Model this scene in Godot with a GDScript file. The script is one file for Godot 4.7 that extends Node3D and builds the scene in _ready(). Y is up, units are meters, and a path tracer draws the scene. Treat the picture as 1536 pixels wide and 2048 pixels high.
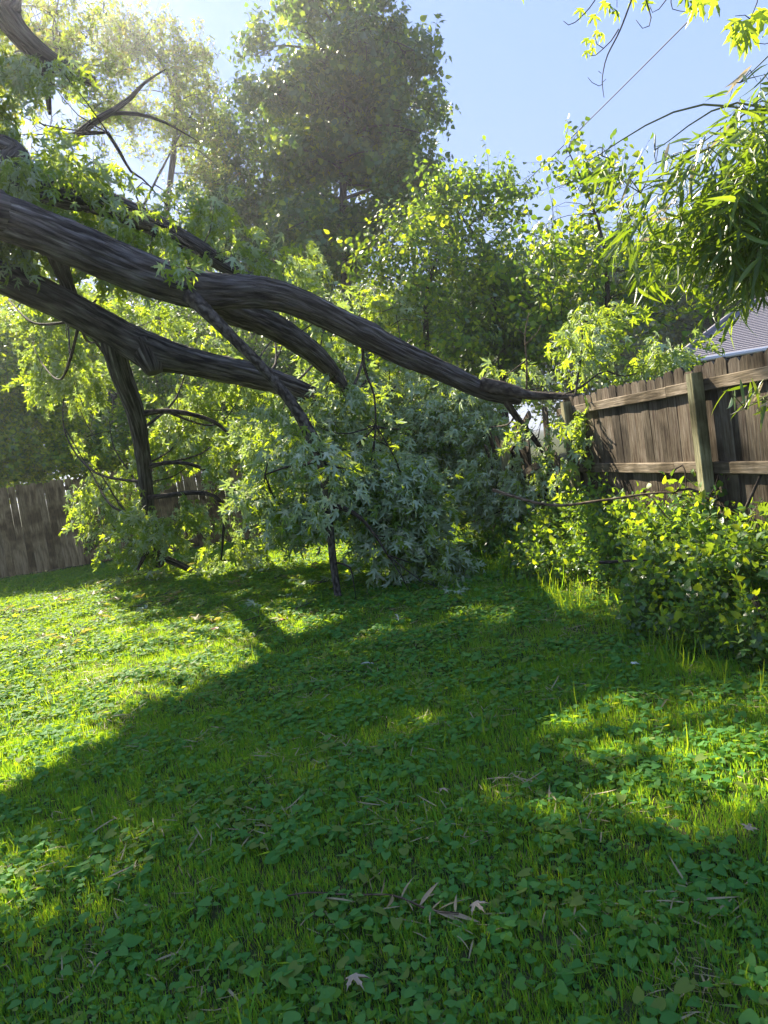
extends Node3D

var rng := RandomNumberGenerator.new()
var clump := FastNoiseLite.new()
var wob := FastNoiseLite.new()
var M := {}

# ---------------------------------------------------------------- small helpers
func lin(r: float, g: float, b: float) -> Color:
	return Color(r, g, b).linear_to_srgb()

func rnd(a: float, b: float) -> float:
	return rng.randf_range(a, b)

func rvec() -> Vector3:
	var v := Vector3(rnd(-1, 1), rnd(-1, 1), rnd(-1, 1))
	while v.length() > 1.0 or v.length() < 0.05:
		v = Vector3(rnd(-1, 1), rnd(-1, 1), rnd(-1, 1))
	return v.normalized()

func tag(o: Node3D, label: String, category: String, group := "", kind := "") -> void:
	if label: o.set_meta("label", label)
	if category: o.set_meta("category", category)
	if group: o.set_meta("group", group)
	if kind: o.set_meta("kind", kind)

func thing(called: String, at: Vector3, label: String, category: String, group := "", kind := "") -> Node3D:
	var o := Node3D.new()
	o.name = called
	o.position = at
	add_child(o, true)
	tag(o, label, category, group, kind)
	return o

func part(called: String, mesh: Mesh, mat: Material, parent: Node, at := Transform3D()) -> MeshInstance3D:
	var o := MeshInstance3D.new()
	o.name = called
	o.mesh = mesh
	if mat: o.material_override = mat
	o.transform = at
	parent.add_child(o, true)
	return o

func copies(called: String, mesh: Mesh, where: Array, parent: Node) -> MultiMeshInstance3D:
	var mm := MultiMesh.new()
	mm.transform_format = MultiMesh.TRANSFORM_3D
	mm.mesh = mesh
	mm.instance_count = where.size()
	for i in where.size():
		mm.set_instance_transform(i, where[i])
	var o := MultiMeshInstance3D.new()
	o.name = called
	o.multimesh = mm
	parent.add_child(o, true)
	o.set_meta("kind", "stuff")
	return o

# ---------------------------------------------------------------- materials
func leaf_mat(base: Color, through: Color, rough := 0.5, spec := 0.5) -> StandardMaterial3D:
	var m := StandardMaterial3D.new()
	m.albedo_color = base
	m.roughness = rough
	m.metallic_specular = spec
	m.backlight_enabled = true
	m.backlight = through
	m.cull_mode = BaseMaterial3D.CULL_DISABLED
	return m

func noise_tex(freq: float, kind: int, oct: int, ramp: Array, size := 512, seed_ := 1) -> NoiseTexture2D:
	var n := FastNoiseLite.new()
	n.seed = seed_
	n.frequency = freq
	n.noise_type = FastNoiseLite.TYPE_SIMPLEX_SMOOTH
	n.fractal_type = kind
	n.fractal_octaves = oct
	if kind == FastNoiseLite.FRACTAL_RIDGED:
		n.domain_warp_enabled = true
		n.domain_warp_amplitude = 38.0
		n.domain_warp_frequency = 0.012
	var t := NoiseTexture2D.new()
	t.width = size
	t.height = size
	t.seamless = true
	t.noise = n
	if ramp.size():
		var g := Gradient.new()
		var offs := PackedFloat32Array()
		var cols := PackedColorArray()
		for e in ramp:
			offs.append(e[0])
			cols.append(e[1])
		g.offsets = offs
		g.colors = cols
		t.color_ramp = g
	return t

func wood_mat(tone: Color, dark: Color, seed_: int, uv := Vector3(5.0, 0.45, 1)) -> StandardMaterial3D:
	var m := StandardMaterial3D.new()
	m.albedo_texture = noise_tex(0.012, FastNoiseLite.FRACTAL_FBM, 5, [[0.2, dark], [0.5, tone], [0.62, tone.lerp(dark, 0.35)], [0.8, tone.lightened(0.08)]], 512, seed_)
	m.uv1_scale = uv
	m.uv1_offset = Vector3(seed_ * 0.37, seed_ * 0.21, 0)
	m.roughness = 0.85
	m.metallic_specular = 0.25
	m.detail_enabled = true
	m.detail_blend_mode = BaseMaterial3D.BLEND_MODE_MUL
	m.detail_uv_layer = BaseMaterial3D.DETAIL_UV_2
	m.detail_albedo = M.blotch
	m.uv2_scale = Vector3(0.55, 0.55, 1)
	m.heightmap_enabled = true
	m.heightmap_texture = M.grain
	m.heightmap_scale = 0.35
	return m

func bark_mat(lo: Color, mid: Color, hi: Color, scale_: float, uv: Vector3, seed_: int) -> StandardMaterial3D:
	var m := StandardMaterial3D.new()
	m.albedo_texture = noise_tex(0.011, FastNoiseLite.FRACTAL_RIDGED, 5, [[0.0, hi], [0.35, mid], [0.75, mid.lerp(lo, 0.6)], [1.0, lo]], 512, seed_)
	m.heightmap_enabled = true
	m.heightmap_texture = noise_tex(0.011, FastNoiseLite.FRACTAL_RIDGED, 5, [[0.0, Color.WHITE], [1.0, Color.BLACK]], 512, seed_)
	m.heightmap_scale = scale_
	m.detail_enabled = true
	m.detail_blend_mode = BaseMaterial3D.BLEND_MODE_MUL
	m.detail_uv_layer = BaseMaterial3D.DETAIL_UV_1
	m.detail_albedo = M.stain
	m.uv1_scale = uv
	m.roughness = 0.9
	m.metallic_specular = 0.25
	return m

func make_materials() -> void:
	M.blotch = noise_tex(0.006, FastNoiseLite.FRACTAL_FBM, 6, [[0.25, Color(0.62, 0.6, 0.56)], [0.5, Color(0.88, 0.87, 0.84)], [0.75, Color(1, 1, 1)]], 512, 7)
	M.stain = noise_tex(0.01, FastNoiseLite.FRACTAL_FBM, 6, [[0.3, Color(0.6, 0.58, 0.55)], [0.5, Color(0.9, 0.88, 0.86)], [0.66, Color(1, 1, 1)]], 512, 8)
	M.grain = noise_tex(0.012, FastNoiseLite.FRACTAL_FBM, 5, [], 512, 12)
	M.bark = bark_mat(lin(0.055, 0.049, 0.044), lin(0.19, 0.173, 0.158), lin(0.36, 0.335, 0.31), 2.8, Vector3(3.0, 0.28, 1), 3)
	M.bark_thin = bark_mat(lin(0.04, 0.033, 0.027), lin(0.12, 0.10, 0.082), lin(0.2, 0.175, 0.145), 0.5, Vector3(1.0, 1.2, 1), 4)
	M.bark_grey = bark_mat(lin(0.06, 0.053, 0.046), lin(0.14, 0.122, 0.104), lin(0.22, 0.2, 0.172), 0.5, Vector3(1.0, 1.6, 1), 5)
	M.twig = StandardMaterial3D.new()
	M.twig.albedo_color = lin(0.075, 0.06, 0.047)
	M.twig.roughness = 0.8
	M.stem = leaf_mat(lin(0.08, 0.11, 0.03), lin(0.05, 0.08, 0.01))
	M.dry = bark_mat(lin(0.10, 0.07, 0.045), lin(0.24, 0.18, 0.12), lin(0.4, 0.32, 0.22), 0.3, Vector3(1, 2, 1), 6)
	# silver maple: dull green above, silvery below
	M.maple_green = leaf_mat(lin(0.073, 0.134, 0.03), lin(0.45, 0.6, 0.022), 0.5, 0.35)
	M.maple_silver = leaf_mat(lin(0.34, 0.42, 0.28), lin(0.275, 0.375, 0.05), 0.6, 0.35)
	M.maple_pale = leaf_mat(lin(0.122, 0.201, 0.061), lin(0.5, 0.625, 0.025), 0.5, 0.35)
	M.maple_white = leaf_mat(lin(0.46, 0.5, 0.34), lin(0.25, 0.312, 0.062), 0.6)
	M.old_green = leaf_mat(lin(0.091, 0.128, 0.027), lin(0.35, 0.413, 0.025), 0.5)
	M.old_tan = leaf_mat(lin(0.183, 0.159, 0.055), lin(0.4, 0.362, 0.062), 0.55)
	M.poplar_dark = leaf_mat(lin(0.045, 0.095, 0.035), lin(0.15, 0.26, 0.02), 0.42)
	M.poplar_light = leaf_mat(lin(0.091, 0.146, 0.037), lin(0.28, 0.37, 0.016), 0.42)
	M.vine_green = leaf_mat(lin(0.061, 0.14, 0.024), lin(0.338, 0.5, 0.015), 0.52, 0.35)
	M.vine_yellow = leaf_mat(lin(0.134, 0.195, 0.024), lin(0.55, 0.65, 0.018), 0.5, 0.35)
	M.vine_dark = leaf_mat(lin(0.037, 0.079, 0.017), lin(0.125, 0.213, 0.013), 0.4)
	M.bamboo_green = leaf_mat(lin(0.045, 0.09, 0.016), lin(0.19, 0.29, 0.01), 0.4)
	M.bamboo_light = leaf_mat(lin(0.09, 0.145, 0.025), lin(0.3, 0.40, 0.015), 0.42)
	M.bamboo_dry = leaf_mat(lin(0.36, 0.31, 0.22), lin(0.3, 0.25, 0.15), 0.6)
	M.culm = leaf_mat(lin(0.12, 0.13, 0.04), lin(0.0, 0.0, 0.0), 0.4)
	M.grass_a = leaf_mat(lin(0.052, 0.165, 0.03), lin(0.33, 0.58, 0.02), 0.7, 0.15)
	M.grass_b = leaf_mat(lin(0.085, 0.185, 0.03), lin(0.54, 0.7, 0.02), 0.7, 0.15)
	M.grass_dry = leaf_mat(lin(0.26, 0.21, 0.11), lin(0.3, 0.25, 0.1), 0.6)
	M.weed_a = leaf_mat(lin(0.046, 0.15, 0.034), lin(0.3, 0.5, 0.018), 0.65, 0.22)
	M.weed_b = leaf_mat(lin(0.07, 0.185, 0.045), lin(0.425, 0.6, 0.025), 0.65, 0.22)
	M.bank_a = leaf_mat(lin(0.055, 0.13, 0.03), lin(0.29, 0.45, 0.014), 0.55, 0.3)
	M.bank_b = leaf_mat(lin(0.08, 0.15, 0.045), lin(0.34, 0.48, 0.02), 0.6, 0.3)
	M.weed_c = leaf_mat(lin(0.11, 0.159, 0.037), lin(0.5, 0.562, 0.025), 0.65, 0.22)
	M.far_leaf = leaf_mat(lin(0.073, 0.11, 0.049), lin(0.188, 0.25, 0.037), 0.5)
	M.far_leaf_b = leaf_mat(lin(0.11, 0.146, 0.073), lin(0.188, 0.25, 0.037), 0.5)

# ---------------------------------------------------------------- leaf shapes: base at the origin, tip towards +Y, face towards +Z
func blade_shape(widths: Array, fold: float, bend: float, back := 0.0) -> Array:
	var v := PackedVector3Array()
	var f := PackedInt32Array()
	var n := widths.size()
	for i in n:
		var t := float(i) / (n - 1)
		var z := -bend * t * t
		var w: float = widths[i]
		var yo := back * (1.0 - t) * w
		v.append(Vector3(0, t, z))
		v.append(Vector3(-w, t - yo, z + fold * w))
		v.append(Vector3(w, t - yo, z + fold * w))
	for i in n - 1:
		var a := i * 3
		f.append_array([a, a + 1, a + 4, a, a + 4, a + 3, a, a + 3, a + 5, a, a + 5, a + 2])
	return [v, f]

func maple_shape(deep: float, droop: float, teeth: bool) -> Array:
	var out := PackedVector3Array()
	var lobes := [[-112.0, 0.40], [-56.0, 0.74], [0.0, 0.84], [56.0, 0.74], [112.0, 0.40]]
	var c := Vector3(0, 0.2, 0)
	out.append(Vector3(0, 0, 0))
	for i in 5:
		var a: float = lobes[i][0]
		var l: float = lobes[i][1]
		var steps := [[-13.0, 0.5], [-13.0, 0.66], [-4.0, 0.72], [0.0, 1.0], [4.0, 0.72], [13.0, 0.66], [13.0, 0.5]] if teeth else [[-17.0, 0.58], [0.0, 1.0], [17.0, 0.58]]
		for s in steps:
			var ang := deg_to_rad(a + s[0])
			var r: float = l * s[1]
			out.append(c + Vector3(sin(ang) * r, cos(ang) * r, -droop * r * r + (0.05 if s[0] != 0.0 else 0.0)))
		if i < 4:
			var mid := deg_to_rad((a + lobes[i + 1][0]) / 2.0)
			out.append(c + Vector3(sin(mid), cos(mid), 0) * deep + Vector3(0, 0, 0.04))
	var v := PackedVector3Array([c])
	v.append_array(out)
	var f := PackedInt32Array()
	var n := out.size()
	for i in n:
		f.append_array([0, 1 + i, 1 + (i + 1) % n])
	return [v, f]

func add_shape(st: SurfaceTool, shape: Array, x: Transform3D) -> void:
	var v: PackedVector3Array = shape[0]
	var f: PackedInt32Array = shape[1]
	for k in f:
		st.add_vertex(x * v[k])

func begin() -> SurfaceTool:
	var st := SurfaceTool.new()
	st.begin(Mesh.PRIMITIVE_TRIANGLES)
	return st

# a frame whose +Y runs along `dir`, with its face (+Z) turned as near to `face` as it can
func aim(dir: Vector3, face: Vector3, size: float, at: Vector3) -> Transform3D:
	var y := dir.normalized()
	var x := y.cross(face)
	if x.length() < 0.05:
		x = y.cross(Vector3(0.31, 0.5, 0.8))
	x = x.normalized()
	return Transform3D(Basis(x, y, x.cross(y)).scaled_local(Vector3.ONE * size), at)

func add_bar(st: SurfaceTool, a: Vector3, b: Vector3, ra: float, rb: float, sides := 3) -> void:
	var x := aim(b - a, Vector3(0.3, 0.2, 0.9), 1.0, a).basis
	for k in sides:
		var p := TAU * k / sides
		var q := TAU * (k + 1) / sides
		var d := x.x * cos(p) + x.z * sin(p)
		var e := x.x * cos(q) + x.z * sin(q)
		for w in [a + d * ra, b + d * rb, b + e * rb, a + d * ra, b + e * rb, a + e * ra]:
			st.add_vertex(w)

func commit(st: SurfaceTool, mesh: ArrayMesh, mat: Material) -> void:
	st.generate_normals()
	st.commit(mesh)
	mesh.surface_set_material(mesh.get_surface_count() - 1, mat)

# a twig with leaves. how: n, length, leaf (size), shapes, mats, weights, hang (0 spread .. 1 leaves hang straight down), petiole
func sprig(how: Dictionary) -> ArrayMesh:
	var tools := []
	for m in how.mats:
		tools.append(begin())
	var wood := begin()
	var used := {}
	var L: float = how.length
	var pts: Array[Vector3] = []
	var sway := Vector3(rnd(-0.3, 0.3), 0, rnd(-0.3, 0.3))
	for i in 5:
		var t := i / 4.0
		pts.append(Vector3(0, L * t, 0) + sway * L * t * t)
	for i in 4:
		add_bar(wood, pts[i], pts[i + 1], 0.004 * how.wood * (1.15 - i * 0.25), 0.004 * how.wood * (0.9 - i * 0.25))
	for k in how.n:
		var t: float = (k + 0.6) / how.n
		var i := mini(3, int(t * 4))
		var p: Vector3 = pts[i].lerp(pts[i + 1], t * 4 - i)
		var yaw: float = k * 2.4 + rnd(-0.5, 0.5)
		var side := Vector3(cos(yaw), 0, sin(yaw))
		var out := (side * rnd(0.6, 1.0) + Vector3.UP * rnd(0.2, 0.9)).normalized()
		if k == how.n - 1: out = Vector3(rnd(-0.3, 0.3), 1, rnd(-0.3, 0.3)).normalized()
		var q: Vector3 = p + out * how.petiole * rnd(0.6, 1.2)
		if how.petiole > 0.01: add_bar(wood, p, q, 0.0014 * how.wood, 0.001 * how.wood)
		var dir: Vector3 = (out * (1.0 - how.hang) + how.down * how.hang + rvec() * 0.28).normalized()
		var face := (Vector3.UP * 0.7 + out * 0.6 + rvec() * 0.6) if how.hang < 0.5 else (out + rvec() * 0.7)
		var w := rng.randf()
		var j := 0
		while j < how.mats.size() - 1 and w > how.weights[j]:
			w -= how.weights[j]
			j += 1
		used[j] = true
		add_shape(tools[j], how.shapes[rng.randi() % how.shapes.size()], aim(dir, face, how.leaf * rnd(0.7, 1.2), q))
	var mesh := ArrayMesh.new()
	for j in how.mats.size():
		if used.has(j): commit(tools[j], mesh, how.mats[j])
	commit(wood, mesh, how.bark)
	return mesh

# ---------------------------------------------------------------- limbs
func smooth_path(p: Array, step: float) -> Array:
	var out := []
	for i in p.size() - 1:
		var a: Vector3 = p[maxi(0, i - 1)]
		var b: Vector3 = p[i]
		var c: Vector3 = p[i + 1]
		var d: Vector3 = p[mini(p.size() - 1, i + 2)]
		var n := maxi(1, int(b.distance_to(c) / step))
		for k in n:
			out.append([b.cubic_interpolate(c, a, d, float(k) / n), i + float(k) / n])
	out.append([p[-1], float(p.size() - 1)])
	return out

func limb_mesh(p: Array, radii: Array, sides: int, step: float, rough: float, knots := []) -> ArrayMesh:
	var path := smooth_path(p, step)
	var st := begin()
	st.set_smooth_group(0)
	var rings := []
	var up := Vector3(0.2, 0.9, 0.35).normalized()
	var along := 0.0
	for i in path.size():
		var at: Vector3 = path[i][0]
		var t: float = path[i][1]
		var k := mini(radii.size() - 2, int(t))
		var r: float = lerpf(radii[k], radii[k + 1], t - k)
		var dir: Vector3 = (path[mini(i + 1, path.size() - 1)][0] - path[maxi(i - 1, 0)][0]).normalized()
		var x := up.cross(dir).normalized()
		up = dir.cross(x).normalized()
		if i: along += at.distance_to(path[i - 1][0])
		var ring := []
		for s in sides + 1:
			var a := TAU * s / sides
			var d := x * cos(a) + up * sin(a)
			var q := at + d * r
			# long ridges and furrows, and slow swelling
			var ridge := absf(wob.get_noise_3d(cos(a) * r * 480.0, sin(a) * r * 480.0, along * 120.0)) * 1.6 + absf(wob.get_noise_3d(cos(a) * r * 190.0, sin(a) * r * 190.0, along * 30.0 + 70.0)) * 0.8
			var swell := wob.get_noise_3d(q.x * 14.0, q.y * 14.0, q.z * 14.0)
			var g := (0.35 - ridge) * rough + swell * rough * 0.9
			for kn in knots:
				var away: float = q.distance_to(kn[0])
				g += kn[2] * exp(-pow(away / kn[1], 2.0))
			ring.append([at + d * (r + g), Vector2(float(s) / sides, along), (at + d * (r + g) - at).normalized()])
		rings.append(ring)
	for i in rings.size() - 1:
		for s in sides:
			var q := [rings[i][s], rings[i][s + 1], rings[i + 1][s + 1], rings[i + 1][s]]
			for k in [0, 1, 2, 0, 2, 3]:
				st.set_uv(q[k][1])
				st.add_vertex(q[k][0])
	for e in [0, rings.size() - 1]:
		var c: Vector3 = path[e][0]
		for s in sides:
			var a: Array = rings[e][s]
			var b: Array = rings[e][s + 1]
			for w in ([c, b[0], a[0]] if e == 0 else [c, a[0], b[0]]):
				st.set_uv(Vector2(0.5, along))
				st.add_vertex(w)
	st.generate_normals()
	return st.commit()

# ---------------------------------------------------------------- foliage: ellipsoids [x, y, z, rx, ry, rz] filled with sprigs
func fill(clusters: Array, per_m3: float, how: Dictionary) -> Array:
	var kinds: int = how.kinds
	var out := []
	for k in kinds: out.append([])
	for c in clusters:
		var mid := Vector3(c[0], c[1], c[2])
		var r := Vector3(c[3], c[4], c[5])
		var n := int(4.19 * r.x * r.y * r.z * per_m3 * (c[6] if c.size() > 6 else 1.0))
		var ph := rnd(0, 100)
		for i in n:
			var d := rvec()
			var t := pow(rng.randf(), how.shell)
			var p := mid + d * r * t
			# the outline of the mass is ragged and it has holes
			var g := clump.get_noise_3d(p.x * how.lumps + ph, p.y * how.lumps, p.z * how.lumps)
			if g < how.holes: continue
			if t > 0.75 and g < how.holes + 0.12: continue
			if p.y < 0.06: p.y = rnd(0.05, 0.25)
			var y: Vector3
			if how.style == "hang":
				y = (Vector3.DOWN * 0.75 + d * Vector3(0.7, 0.2, 0.7) + rvec() * how.loose).normalized()
			else:
				y = (d * 0.8 + Vector3.UP * how.up + rvec() * how.loose).normalized()
			out[rng.randi() % kinds].append(aim(y, rvec(), rnd(how.small, how.large), p))
	return out

func foliage(parent: Node3D, called: String, clusters: Array, per_m3: float, meshes: Array, how: Dictionary) -> void:
	how = how.merged({"kinds": meshes.size(), "shell": 0.5, "lumps": 60.0, "holes": -0.12, "style": "spray", "loose": 0.6, "up": 0.3, "small": 0.75, "large": 1.25})
	var where := fill(clusters, per_m3, how)
	for k in meshes.size():
		for i in where[k].size():
			where[k][i].origin -= parent.position
		if where[k].size(): copies(called, meshes[k], where[k], parent)

# a thin bough from the nearest of `roots` into each cluster
func boughs(parent: Node3D, called: String, clusters: Array, roots: Array, thick: float, mat: Material, sag := 0.15) -> void:
	for c in clusters:
		var mid := Vector3(c[0], c[1], c[2])
		var best: Vector3 = roots[0]
		for q in roots:
			if q.distance_to(mid) < best.distance_to(mid): best = q
		var far := best.distance_to(mid)
		if far < 0.15: continue
		var end := mid + (mid - best).normalized() * minf(c[3], c[5]) * 0.6
		var bend := rvec() * far * 0.12 + Vector3.DOWN * far * sag
		var pts := [best, best.lerp(end, 0.35) + bend, best.lerp(end, 0.7) + bend * 0.8 + rvec() * far * 0.05, end]
		for i in pts.size(): pts[i] -= parent.position
		var r := thick * clampf(far / 2.0, 0.5, 1.3)
		part(called, limb_mesh(pts, [r, r * 0.75, r * 0.5, r * 0.2], 7, 0.15, r * 0.15), mat, parent)
		# side twigs
		for s in 3:
			var o: Vector3 = pts[1].lerp(pts[3], rnd(0.1, 0.9))
			var tip := o + (rvec() + Vector3.DOWN * sag * 2.0) * Vector3(c[3], c[4], c[5]) * 0.8
			part("twig", limb_mesh([o, o.lerp(tip, 0.5) + rvec() * 0.05, tip], [r * 0.35, r * 0.25, r * 0.1], 5, 0.2, 0.0), mat, parent)

# ---------------------------------------------------------------- ground height
func fence_x(z: float) -> float:
	return 3.3 + 0.14 * z

func bank(x: float, z: float) -> float:
	var u := fence_x(z) - x
	var along := smoothstep(9.4, 7.6, -z)
	var wide := 0.84 + 0.12 * sin(z * 2.3)
	return 0.42 * clampf((wide - u) / (wide - 0.1), 0.0, 1.0) * along * smoothstep(-1.8, -0.5, u)

func ground_y(x: float, z: float) -> float:
	return bank(x, z) + wob.get_noise_2d(x * 25.0, z * 25.0) * 0.03 + wob.get_noise_2d(x * 110.0 + 50.0, z * 110.0) * 0.014

# ---------------------------------------------------------------- fences
func plank_mesh(w: float, h: float, t: float, ear: float, seed_: int) -> ArrayMesh:
	var st := begin()
	st.set_smooth_group(-1)
	var wv := (seed_ % 5 - 2) * 0.002
	var out := [Vector2(-w / 2, 0), Vector2(w / 2, 0), Vector2(w / 2 + wv, h - ear), Vector2(w / 2 - ear, h), Vector2(-w / 2 + ear, h + wv), Vector2(-w / 2, h - ear)]
	var o := Vector2(seed_ * 1.37, seed_ * 0.77)
	for side in [1, -1]:
		for i in range(1, out.size() - 1):
			var tri := [out[0], out[i + 1], out[i]] if side == 1 else [out[0], out[i], out[i + 1]]
			for q in tri:
				st.set_uv(q + o)
				st.set_uv2(q + o)
				st.add_vertex(Vector3(q.x, q.y, t / 2 * side))
	for i in out.size():
		var a: Vector2 = out[i]
		var b: Vector2 = out[(i + 1) % out.size()]
		for q in [[a, 1], [b, 1], [b, -1], [a, 1], [b, -1], [a, -1]]:
			var uv := Vector2(q[0].x + q[1] * t / 2, q[0].y) + o
			st.set_uv(uv)
			st.set_uv2(uv)
			st.add_vertex(Vector3(q[0].x, q[0].y, t / 2 * q[1]))
	st.generate_normals()
	return st.commit()

func beam_mesh(l: float, h: float, t: float, seed_: int, c := 0.006) -> ArrayMesh:
	# a sawn timber lying along x with slightly eased edges; its grain runs along it
	var st := begin()
	st.set_smooth_group(-1)
	var ring := [Vector2(-t / 2 + c, -h / 2), Vector2(t / 2 - c, -h / 2), Vector2(t / 2, -h / 2 + c), Vector2(t / 2, h / 2 - c), Vector2(t / 2 - c, h / 2), Vector2(-t / 2 + c, h / 2), Vector2(-t / 2, h / 2 - c), Vector2(-t / 2, -h / 2 + c)]
	var n := 8
	var seg := maxi(1, int(l / 0.3))
	var v := 0.0
	for i in n:
		var a: Vector2 = ring[i]
		var b: Vector2 = ring[(i + 1) % n]
		var v2 := v + a.distance_to(b)
		for s in seg:
			var x0 := -l / 2 + l * s / seg
			var x1 := -l / 2 + l * (s + 1) / seg
			for q in [[x0, a, v], [x1, a, v], [x1, b, v2], [x0, a, v], [x1, b, v2], [x0, b, v2]]:
				var uv := Vector2(q[2] + seed_ * 0.31, q[0] + seed_ * 1.7)
				st.set_uv(uv)
				st.set_uv2(uv)
				st.add_vertex(Vector3(q[0], q[1].y, q[1].x))
		v = v2
	for e in [-1, 1]:
		for i in range(1, n - 1):
			for k in ([0, i, i + 1] if e == -1 else [0, i + 1, i]):
				st.set_uv(ring[k] * 0.3)
				st.set_uv2(ring[k])
				st.add_vertex(Vector3(l / 2 * e, ring[k].y, ring[k].x))
	st.generate_normals()
	return st.commit()

# a run of fence from a to b. `inner` is the horizontal direction towards the yard (rails and posts stand on that side of the planks)
func fence_run(t: Node3D, a: Vector3, b: Vector3, inner: Vector3, top: float, w: float, gap: float, mats: Array, rails: Array, post_at: Array, rail_mat: Material) -> void:
	var dir := (b - a).normalized()
	var long := a.distance_to(b)
	var turn := Basis(dir, Vector3.UP, dir.cross(Vector3.UP))
	var boards := []
	for k in 5: boards.append(plank_mesh(w - gap, top - 0.06 + (k - 2) * 0.007, 0.019, 0.028, k * 3 + 1))
	var n := int(long / w)
	for i in n:
		var s := (i + 0.5) * w
		var p := a + dir * s
		var lean := Basis(Vector3.FORWARD, rnd(-0.009, 0.009)) * Basis(Vector3.UP, rnd(-0.05, 0.05))
		part("picket", boards[rng.randi() % 5], mats[rng.randi() % mats.size()], t, Transform3D(turn * lean, p + Vector3.UP * (0.06 + rnd(-0.03, 0.008)) + inner * rnd(-0.003, 0.003) - t.position))
	for y in rails:
		var s := 0.0
		while s < long - 0.1:
			var l := minf(2.44, long - s)
			var m := beam_mesh(l - 0.006, 0.089, 0.038, int(s * 7 + y * 13))
			part("rail", m, rail_mat, t, Transform3D(turn * Basis(Vector3.BACK, rnd(-0.004, 0.004)), a + dir * (s + l / 2) + Vector3.UP * y + inner * 0.0335 - t.position))
			s += 2.44
	for s in post_at:
		part("post", beam_mesh(top - 0.02, 0.089, 0.089, int(s * 3)), M.post, t, Transform3D(turn * Basis(Vector3.BACK, PI / 2), a + dir * s + Vector3.UP * (top - 0.1) / 2 + inner * 0.1 - t.position))

# ---------------------------------------------------------------- the scene
func _ready() -> void:
	# ---- camera, sky, sun, exposure
	var cam := Camera3D.new()
	cam.name = "camera"
	cam.transform = Transform3D(Basis(Vector3(0.989272, -0.145607, 0.011785), Vector3(0.146083, 0.986048, -0.079805), Vector3(-0.000000, 0.080671, 0.996741)), Vector3(0, 1.500, 0))
	cam.fov = 69.394
	cam.near = 0.05
	cam.far = 2000.0
	cam.current = true
	add_child(cam)
	var env := Environment.new()
	var sky := Sky.new()
	var psm := ProceduralSkyMaterial.new()
	psm.sky_top_color = lin(0.235, 0.36, 0.70)
	psm.sky_horizon_color = lin(0.42, 0.52, 0.74)
	psm.sky_curve = 0.22
	psm.ground_bottom_color = lin(0.10, 0.12, 0.06)
	psm.ground_horizon_color = lin(0.35, 0.42, 0.45)
	psm.sun_angle_max = 38.0
	psm.sun_curve = 0.12
	sky.sky_material = psm
	env.background_mode = Environment.BG_SKY
	env.sky = sky
	env.background_energy_multiplier = 0.43
	env.tonemap_mode = Environment.TONE_MAPPER_LINEAR
	env.tonemap_exposure = 3.9
	env.volumetric_fog_enabled = true
	env.volumetric_fog_density = 0.0015
	env.volumetric_fog_albedo = Color(0.95, 0.97, 1.0)
	env.volumetric_fog_anisotropy = 0.75
	env.sdfgi_enabled = true
	env.ssao_enabled = true
	env.ssil_enabled = true
	var we := WorldEnvironment.new()
	we.name = "world_environment"
	we.environment = env
	add_child(we)
	var sun := DirectionalLight3D.new()
	sun.name = "sun"
	sun.light_color = Color(1.0, 0.95, 0.86)
	sun.light_energy = 1.6
	sun.light_angular_distance = 0.5
	sun.shadow_enabled = true
	sun.look_at_from_position(Vector3.ZERO, -Vector3(-0.406, 0.643, -0.65), Vector3.UP)
	add_child(sun)

	rng.seed = 20240817
	clump.seed = 5
	clump.frequency = 0.02
	wob.seed = 9
	wob.frequency = 0.02
	wob.fractal_octaves = 3
	make_materials()
	make_ground()
	make_fences()
	make_house()
	make_backdrop()
	make_maple()
	make_bamboo()
	make_overhang()
	make_lawn()
	make_bank()
	make_litter()

func make_ground() -> void:
	var st := begin()
	var rows := []
	var xs := []
	var zs := []
	var v := -12.0
	while v <= 7.0:
		xs.append(v)
		v += 0.12 if v > -6.0 and v < 4.2 else 0.4
	v = -19.0
	while v <= 1.5:
		zs.append(v)
		v += 0.12 if v > -10.0 else 0.4
	xs.push_front(-40.0); xs.push_front(-600.0); xs.append(40.0); xs.append(600.0)
	zs.push_front(-60.0); zs.push_front(-900.0); zs.append(40.0); zs.append(600.0)
	for z in zs:
		var row := []
		for x in xs:
			row.append(Vector3(x, ground_y(x, z) if absf(x) < 15 and absf(z) < 20 else 0.0, z))
		rows.append(row)
	st.set_smooth_group(0)
	for i in zs.size() - 1:
		for j in xs.size() - 1:
			var q := [rows[i][j], rows[i][j + 1], rows[i + 1][j + 1], rows[i + 1][j]]
			for k in [0, 1, 2, 0, 2, 3]:
				st.add_vertex(q[k])
	st.generate_normals()
	var m := StandardMaterial3D.new()
	m.albedo_texture = noise_tex(0.02, FastNoiseLite.FRACTAL_FBM, 6, [[0.2, lin(0.022, 0.026, 0.012)], [0.5, lin(0.035, 0.05, 0.016)], [0.8, lin(0.075, 0.065, 0.035)]], 1024, 21)
	m.uv1_triplanar = true
	m.uv1_world_triplanar = true
	m.uv1_scale = Vector3(0.9, 0.9, 0.9)
	m.roughness = 0.95
	m.metallic_specular = 0.2
	var g := part("ground", st.commit(), m, self)
	tag(g, "dark soil under the lawn of the back yard", "ground", "", "structure")

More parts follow.
